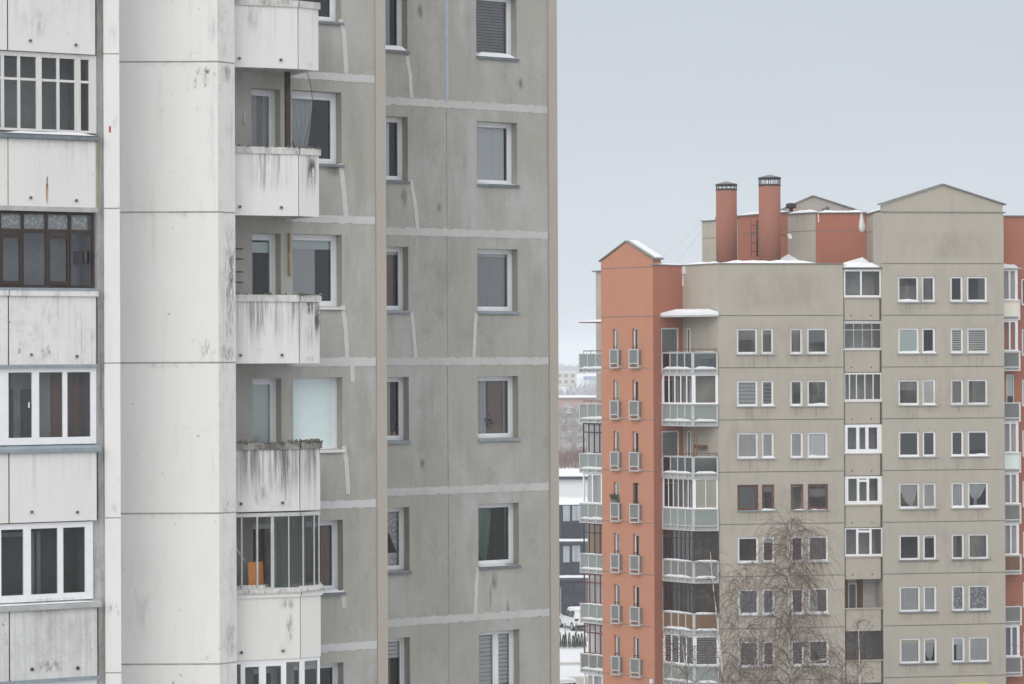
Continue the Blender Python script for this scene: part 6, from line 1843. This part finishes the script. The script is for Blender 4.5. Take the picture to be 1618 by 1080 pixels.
# ================================================================ CARS
M['car_white'] = plain('white_car_paint', (0.66, 0.67, 0.68), .3, .5, var=.02)
M['tyre'] = plain('tyre', (.02, .02, .021), .85, var=.1)
M['car_glass'] = plain('car_window', (.035, .04, .045), .1, .8, var=.05)
M['tail_red'] = plain('tail_lamp', (.14, .02, .022), .3, .5)
def make_car(loc, yaw, label, group=None):
    root = thing('parked_car', loc, label, 'car', group)
    fx = Vector((math.cos(yaw), math.sin(yaw), 0)); fy = Vector((-fx.y, fx.x, 0)); o = Vector(loc)
    P = lambda x, y, z: o + fx * x + fy * y + Vector((0, 0, z))
    # stations along the length: x, half width, sill z, shoulder z, belt z, roof z, roof half width
    st = [(-2.18, .66, .48, .62, .80, .84, .60), (-2.10, .84, .30, .66, .98, 1.02, .72), (-1.85, .88, .26, .72, 1.02, 1.34, .62), (-1.45, .90, .25, .74, 1.02, 1.55, .62), (-.8, .91, .24, .74, 1.00, 1.63, .64),
          (.0, .91, .24, .74, .98, 1.64, .64), (.45, .91, .24, .74, .97, 1.56, .62), (1.05, .91, .25, .73, .96, 1.10, .70), (1.7, .88, .26, .70, .90, .96, .70), (2.10, .80, .30, .60, .78, .82, .62), (2.24, .62, .42, .56, .66, .68, .5)]
    mb = MB(); rows = []
    for (x, w, a, s, b, r_, rw) in st:
        half = [(w * .86, a), (w, a + .14), (w * 1.0, s), (w * .97, b), ((w * .97 + rw) / 2 if r_ - b > .2 else rw, (b + r_) / 2), (rw, r_)]
        rows.append([P(x, y, z) for y, z in half] + [P(x, -y, z) for y, z in reversed(half)])
    m_ = len(rows[0])
    for i in range(len(rows) - 1):
        for j in range(m_):
            j2 = (j + 1) % m_
            mb.face([rows[i][j], rows[i][j2], rows[i + 1][j2], rows[i + 1][j]], 0, True)
    mb.face(rows[0]); mb.face(list(reversed(rows[-1])))
    body = mb.build('body', M['car_white'], root)
    def pane(nm, pts, mat): 
        g = MB(); g.face(pts); return g.build(nm, M[mat], root)
    for sgn in (1, -1):
        for (xa, xb, xc, xd) in ((-1.62, -.72, -.72, -1.38), (-.66, .16, .12, -.66), (.22, .86, .38, .18)):
            yb, yt = .895 * sgn, .69 * sgn
            pane('side_window', [P(xa, yb, 1.04), P(xb, yb, 1.03), P(xc, yt, 1.50), P(xd, yt, 1.49)], 'car_glass')
    pane('rear_window', [P(-2.03, -.58, 1.10), P(-2.03, .58, 1.10), P(-1.72, .54, 1.42), P(-1.72, -.54, 1.42)], 'car_glass')
    pane('windscreen', [P(1.06, .62, 1.13), P(1.06, -.62, 1.13), P(.52, -.56, 1.55), P(.52, .56, 1.55)], 'car_glass')
    for sgn in (1, -1):
        mb = MB(); mb.hexa([P(-2.16, .60 * sgn, .80), P(-2.16, .86 * sgn, .80), P(-1.92, .90 * sgn, .80), P(-1.92, .62 * sgn, .80)], [P(-2.14, .60 * sgn, .97), P(-2.14, .85 * sgn, .97), P(-1.92, .89 * sgn, .97), P(-1.92, .62 * sgn, .97)])
        mb.build('tail_lamp', M['tail_red'], root)
        mb = MB(); mb.hexa([P(2.0, .58 * sgn, .66), P(2.0, .82 * sgn, .66), P(2.19, .72 * sgn, .66), P(2.22, .56 * sgn, .66)], [P(1.95, .58 * sgn, .78), P(1.95, .82 * sgn, .78), P(2.12, .72 * sgn, .78), P(2.16, .56 * sgn, .78)])
        mb.build('headlight', M['light_pane'], root)
        mb = MB(); c = P(.78, 1.0 * sgn, 1.06); mb.tube([c - fx * .07, c + fx * .07], .075, 8); mb.build('wing_mirror', M['car_white'], root)
        for x in (-1.32, 1.33):
            mb = MB(); mb.tube([P(x, .72 * sgn, .33), P(x, .915 * sgn, .33)], .335, 20); w_ = mb.build('wheel', M['tyre'], root)
            mb = MB(); mb.tube([P(x, .90 * sgn, .33), P(x, .925 * sgn, .33)], .20, 14); mb.build('rim', M['zinc'], w_)
    mb = MB(); mb.hexa([P(-2.20, -.8, .30), P(-2.20, .8, .30), P(-2.0, .86, .28), P(-2.0, -.86, .28)][::-1], [P(-2.215, -.8, .48), P(-2.215, .8, .48), P(-2.0, .89, .48), P(-2.0, -.89, .48)][::-1]); mb.build('bumper', M['tyre'], root)
    mb = MB()
    for (xa, xb, za, zb_, w0, w1) in ((-1.5, -.8, 1.56, 1.64, .60, .62), (-.8, .0, 1.64, 1.65, .62, .62), (.0, .42, 1.65, 1.58, .62, .60)):
        mb.face([P(xa, -w0, za), P(xb, -w1, zb_), P(xb, -w1 * .9, zb_ + .08), P(xa, -w0 * .9, za + .08)]); mb.face([P(xa, -w0 * .9, za + .08), P(xb, -w1 * .9, zb_ + .08), P(xb, w1 * .9, zb_ + .08), P(xa, w0 * .9, za + .08)], 0, True); mb.face([P(xa, w0 * .9, za + .08), P(xb, w1 * .9, zb_ + .08), P(xb, w1, zb_), P(xa, w0, za)])
    mb.face([P(1.1, -.7, 1.10), P(1.75, -.7, .98), P(1.75, .7, .98), P(1.1, .7, 1.10)]); mb.face([P(-1.5, -.6, 1.56), P(-1.5, .6, 1.56), P(-1.5, .54, 1.64), P(-1.5, -.54, 1.64)])
    mb.build('snow', M['snow'], root)
    return root
cdir = math.radians(90 + 19)
rl = at(903.5, 987, 206.0)
f_ = Vector((math.cos(cdir), math.sin(cdir), 0)); s_ = Vector((f_.y, -f_.x, 0))
c_ = Vector((rl.x, 206.0, 0)) + f_ * 1.32 + s_ * .9
make_car((c_.x, c_.y, 0), cdir, 'white car seen from behind, parked in snow before the dark office')
c2 = at(897, 1076, 160.5)
make_car((c2.x, c2.y + .6, 0), math.radians(8), 'white snow-covered car at the bottom edge, only its roof showing', None)

# ================================================================ HEDGE AND FENCE
M['conifer'] = stained('conifer_green', (0.085, 0.105, 0.075), dirt=(0.04, 0.055, 0.035), blotch=.7, blotch_lo=.45, grain=.3, seed=120, bump=0)
def conifer(loc, h, rnd, label, group):
    root = thing('conifer_shrub', loc, label, 'shrub', group)
    mb = MB(); o = Vector(loc); mb.tube([o, o + Vector((0, 0, h * .5))], .025, 5); mb.build('trunk', M['grey_bark'], root)
    mb = MB()
    for i in range(420):
        t = rnd.random() ** .8; an = rnd.random() * 6.283; rr = .115 * (1 - t) ** .5 * rnd.uniform(.5, 1.15) + .015
        p = o + Vector((math.cos(an) * rr, math.sin(an) * rr, .06 + t * h))
        d = Vector((math.cos(an) * .3, math.sin(an) * .3, 1.0)).normalized() * rnd.uniform(.07, .13); e_ = d.cross(Vector((math.sin(an), math.cos(an), .3))).normalized() * .03
        mb.face([p - e_, p + d * .5 + e_, p + d, p - d * .2 + e_])
    mb.build('foliage', M['conifer'], root)
    return root
hx = [884.5, 890, 893.5, 899.5, 905.5, 909.5, 914, 919, 924]
hp = [1.12, .95, 1.05, 1.1, .9, 1.12, 1.0, 1.05, .95]
for x, h in zip(hx, hp):
    p = gpt(x, 193.5); conifer((p.x, p.y, 0), h * .92, rg_, 'small dark conifer in the row planted in snow in front of the white car', 'conifer row in the snow')
for i, x in enumerate((893, 910.5, 928)):
    p = gpt(x, 198)
    mb = MB(); mb.tube([p, p + Vector((0, 0, 1.35))], .035, 6); mb.tube([p + Vector((0, 0, 1.35)), p + Vector((0, 0, 1.40))], [.045, .03], 6)
    o = mb.build('fence_post', M['slat_dark']); tag(o, 'thin grey post standing in the snow between the white car and the conifers', 'post', 'posts in front of the car')

# ================================================================ SMALL THINGS
def crow(p, label):
    root = thing('crow', p, label, 'bird')
    o = Vector(p); mb = MB()
    mb.tube([o + Vector((.10, 0, -.12)), o + Vector((.07, 0, .02)), o + Vector((.03, 0, .12)), o + Vector((0, 0, .22)), o + Vector((-.03, 0, .32)), o + Vector((-.05, 0, .38)), o + Vector((-.07, 0, .43)), o + Vector((-.06, 0, .47))], [.02, .045, .085, .105, .085, .055, .05, .02], 10)
    mb.build('body', M['black_metal'], root)
    mb = MB(); mb.tube([o + Vector((-.10, 0, .425)), o + Vector((-.18, 0, .41))], [.022, .004], 6); mb.build('beak', M['slat_dark'], root)
    mb = MB()
    for s in (-1, 1): mb.tube([o + Vector((0, .03 * s, .0)), o + Vector((0, .03 * s, .14))], .01, 4); 
    mb.tube([o + Vector((0, -.03, .0)), o + Vector((0, .03, .0))], .012, 4)
    mb.build('legs', M['slat_dark'], root)
pc = at(1289.5, 1045, DT - .42); crow((pc.x, pc.y, pc.z + .03), 'black crow perched on the snowy limb of the tallest birch')
# plant in the rail box of an orange-tower window
u_ = FO.u(970.8, 790, .12); zz = K(2) - 1.78
root = thing('balcony_plant', FO.p(u_, .12, zz), 'green plant standing in a rail box on the orange tower', 'potted plant')
mb = MB(); p = FO.p(u_, .12, zz); mb.box(FO, u_ - .2, u_ + .2, .18, .05, zz + .013, zz + .17); mb.build('planter', M['slat_dark'], root)
mb = MB(); q = random.Random(3)
for i in range(110):
    b = FO.p(u_ + q.uniform(-.2, .2), .12 + q.uniform(-.05, .08), zz + .15); d = Vector((q.uniform(-.5, .5), q.uniform(-.4, .4), 1)).normalized() * q.uniform(.15, .42); e_ = d.cross(Vector((q.random(), 1, 0))).normalized() * .03
    mb.face([b, b + d * .5 + e_, b + d, b + d * .5 - e_])
mb.build('leaves', M['plant_green'], root)
# garden table with snow on the open corner balcony
zz = K(0) - .32 + .2
cpos = FBr.p(FBr.u(1116, 575, -.55), -.55, zz)
root = thing('balcony_table', cpos, 'dark red table with snow on top, on the open corner balcony under the canopy', 'table')
o = Vector(cpos)
mb = MB()
for sx in (-.22, .22):
    for sy in (-.18, .18):
        lg = MB(); lg.tube([o + Vector((sx, sy, 0)), o + Vector((sx * .9, sy * .9, .55))], .025, 5); lg.build('leg', M['red_thing'], root)
mb = MB(); mb.tube([o + Vector((0, 0, .55)), o + Vector((0, 0, .59))], .34, 14); tp_ = mb.build('table_top', M['red_thing'], root)
mb = MB(); mb.tube([o + Vector((0, 0, .591)), o + Vector((0, 0, .65)), o + Vector((0, 0, .70))], [.33, .29, .12], 14); mb.build('snow', M['snow'], tp_)

# ================================================================ HAZE
mb = MB()
lo_, hi_ = Vector((-1650, -270, -1.2)), Vector((1650, 3050, 36.0))
a = [(lo_.x, lo_.y, lo_.z), (hi_.x, lo_.y, lo_.z), (hi_.x, hi_.y, lo_.z), (lo_.x, hi_.y, lo_.z)]
b = [(x, y, hi_.z) for x, y, z in a]
mb.hexa(a, b)
hm = bpy.data.materials.new('haze_air'); hm.use_nodes = True
nt = hm.node_tree; nt.nodes.clear()
out = nt.nodes.new('ShaderNodeOutputMaterial'); pv = nt.nodes.new('ShaderNodeVolumePrincipled')
pv.inputs['Color'].default_value = (0.93, 0.96, 1.0, 1); pv.inputs['Density'].default_value = 0.00042; pv.inputs['Anisotropy'].default_value = 0.0
nt.links.new(pv.outputs[0], out.inputs['Volume'])
hz = mb.build('haze', hm); tag(hz, kind='stuff')
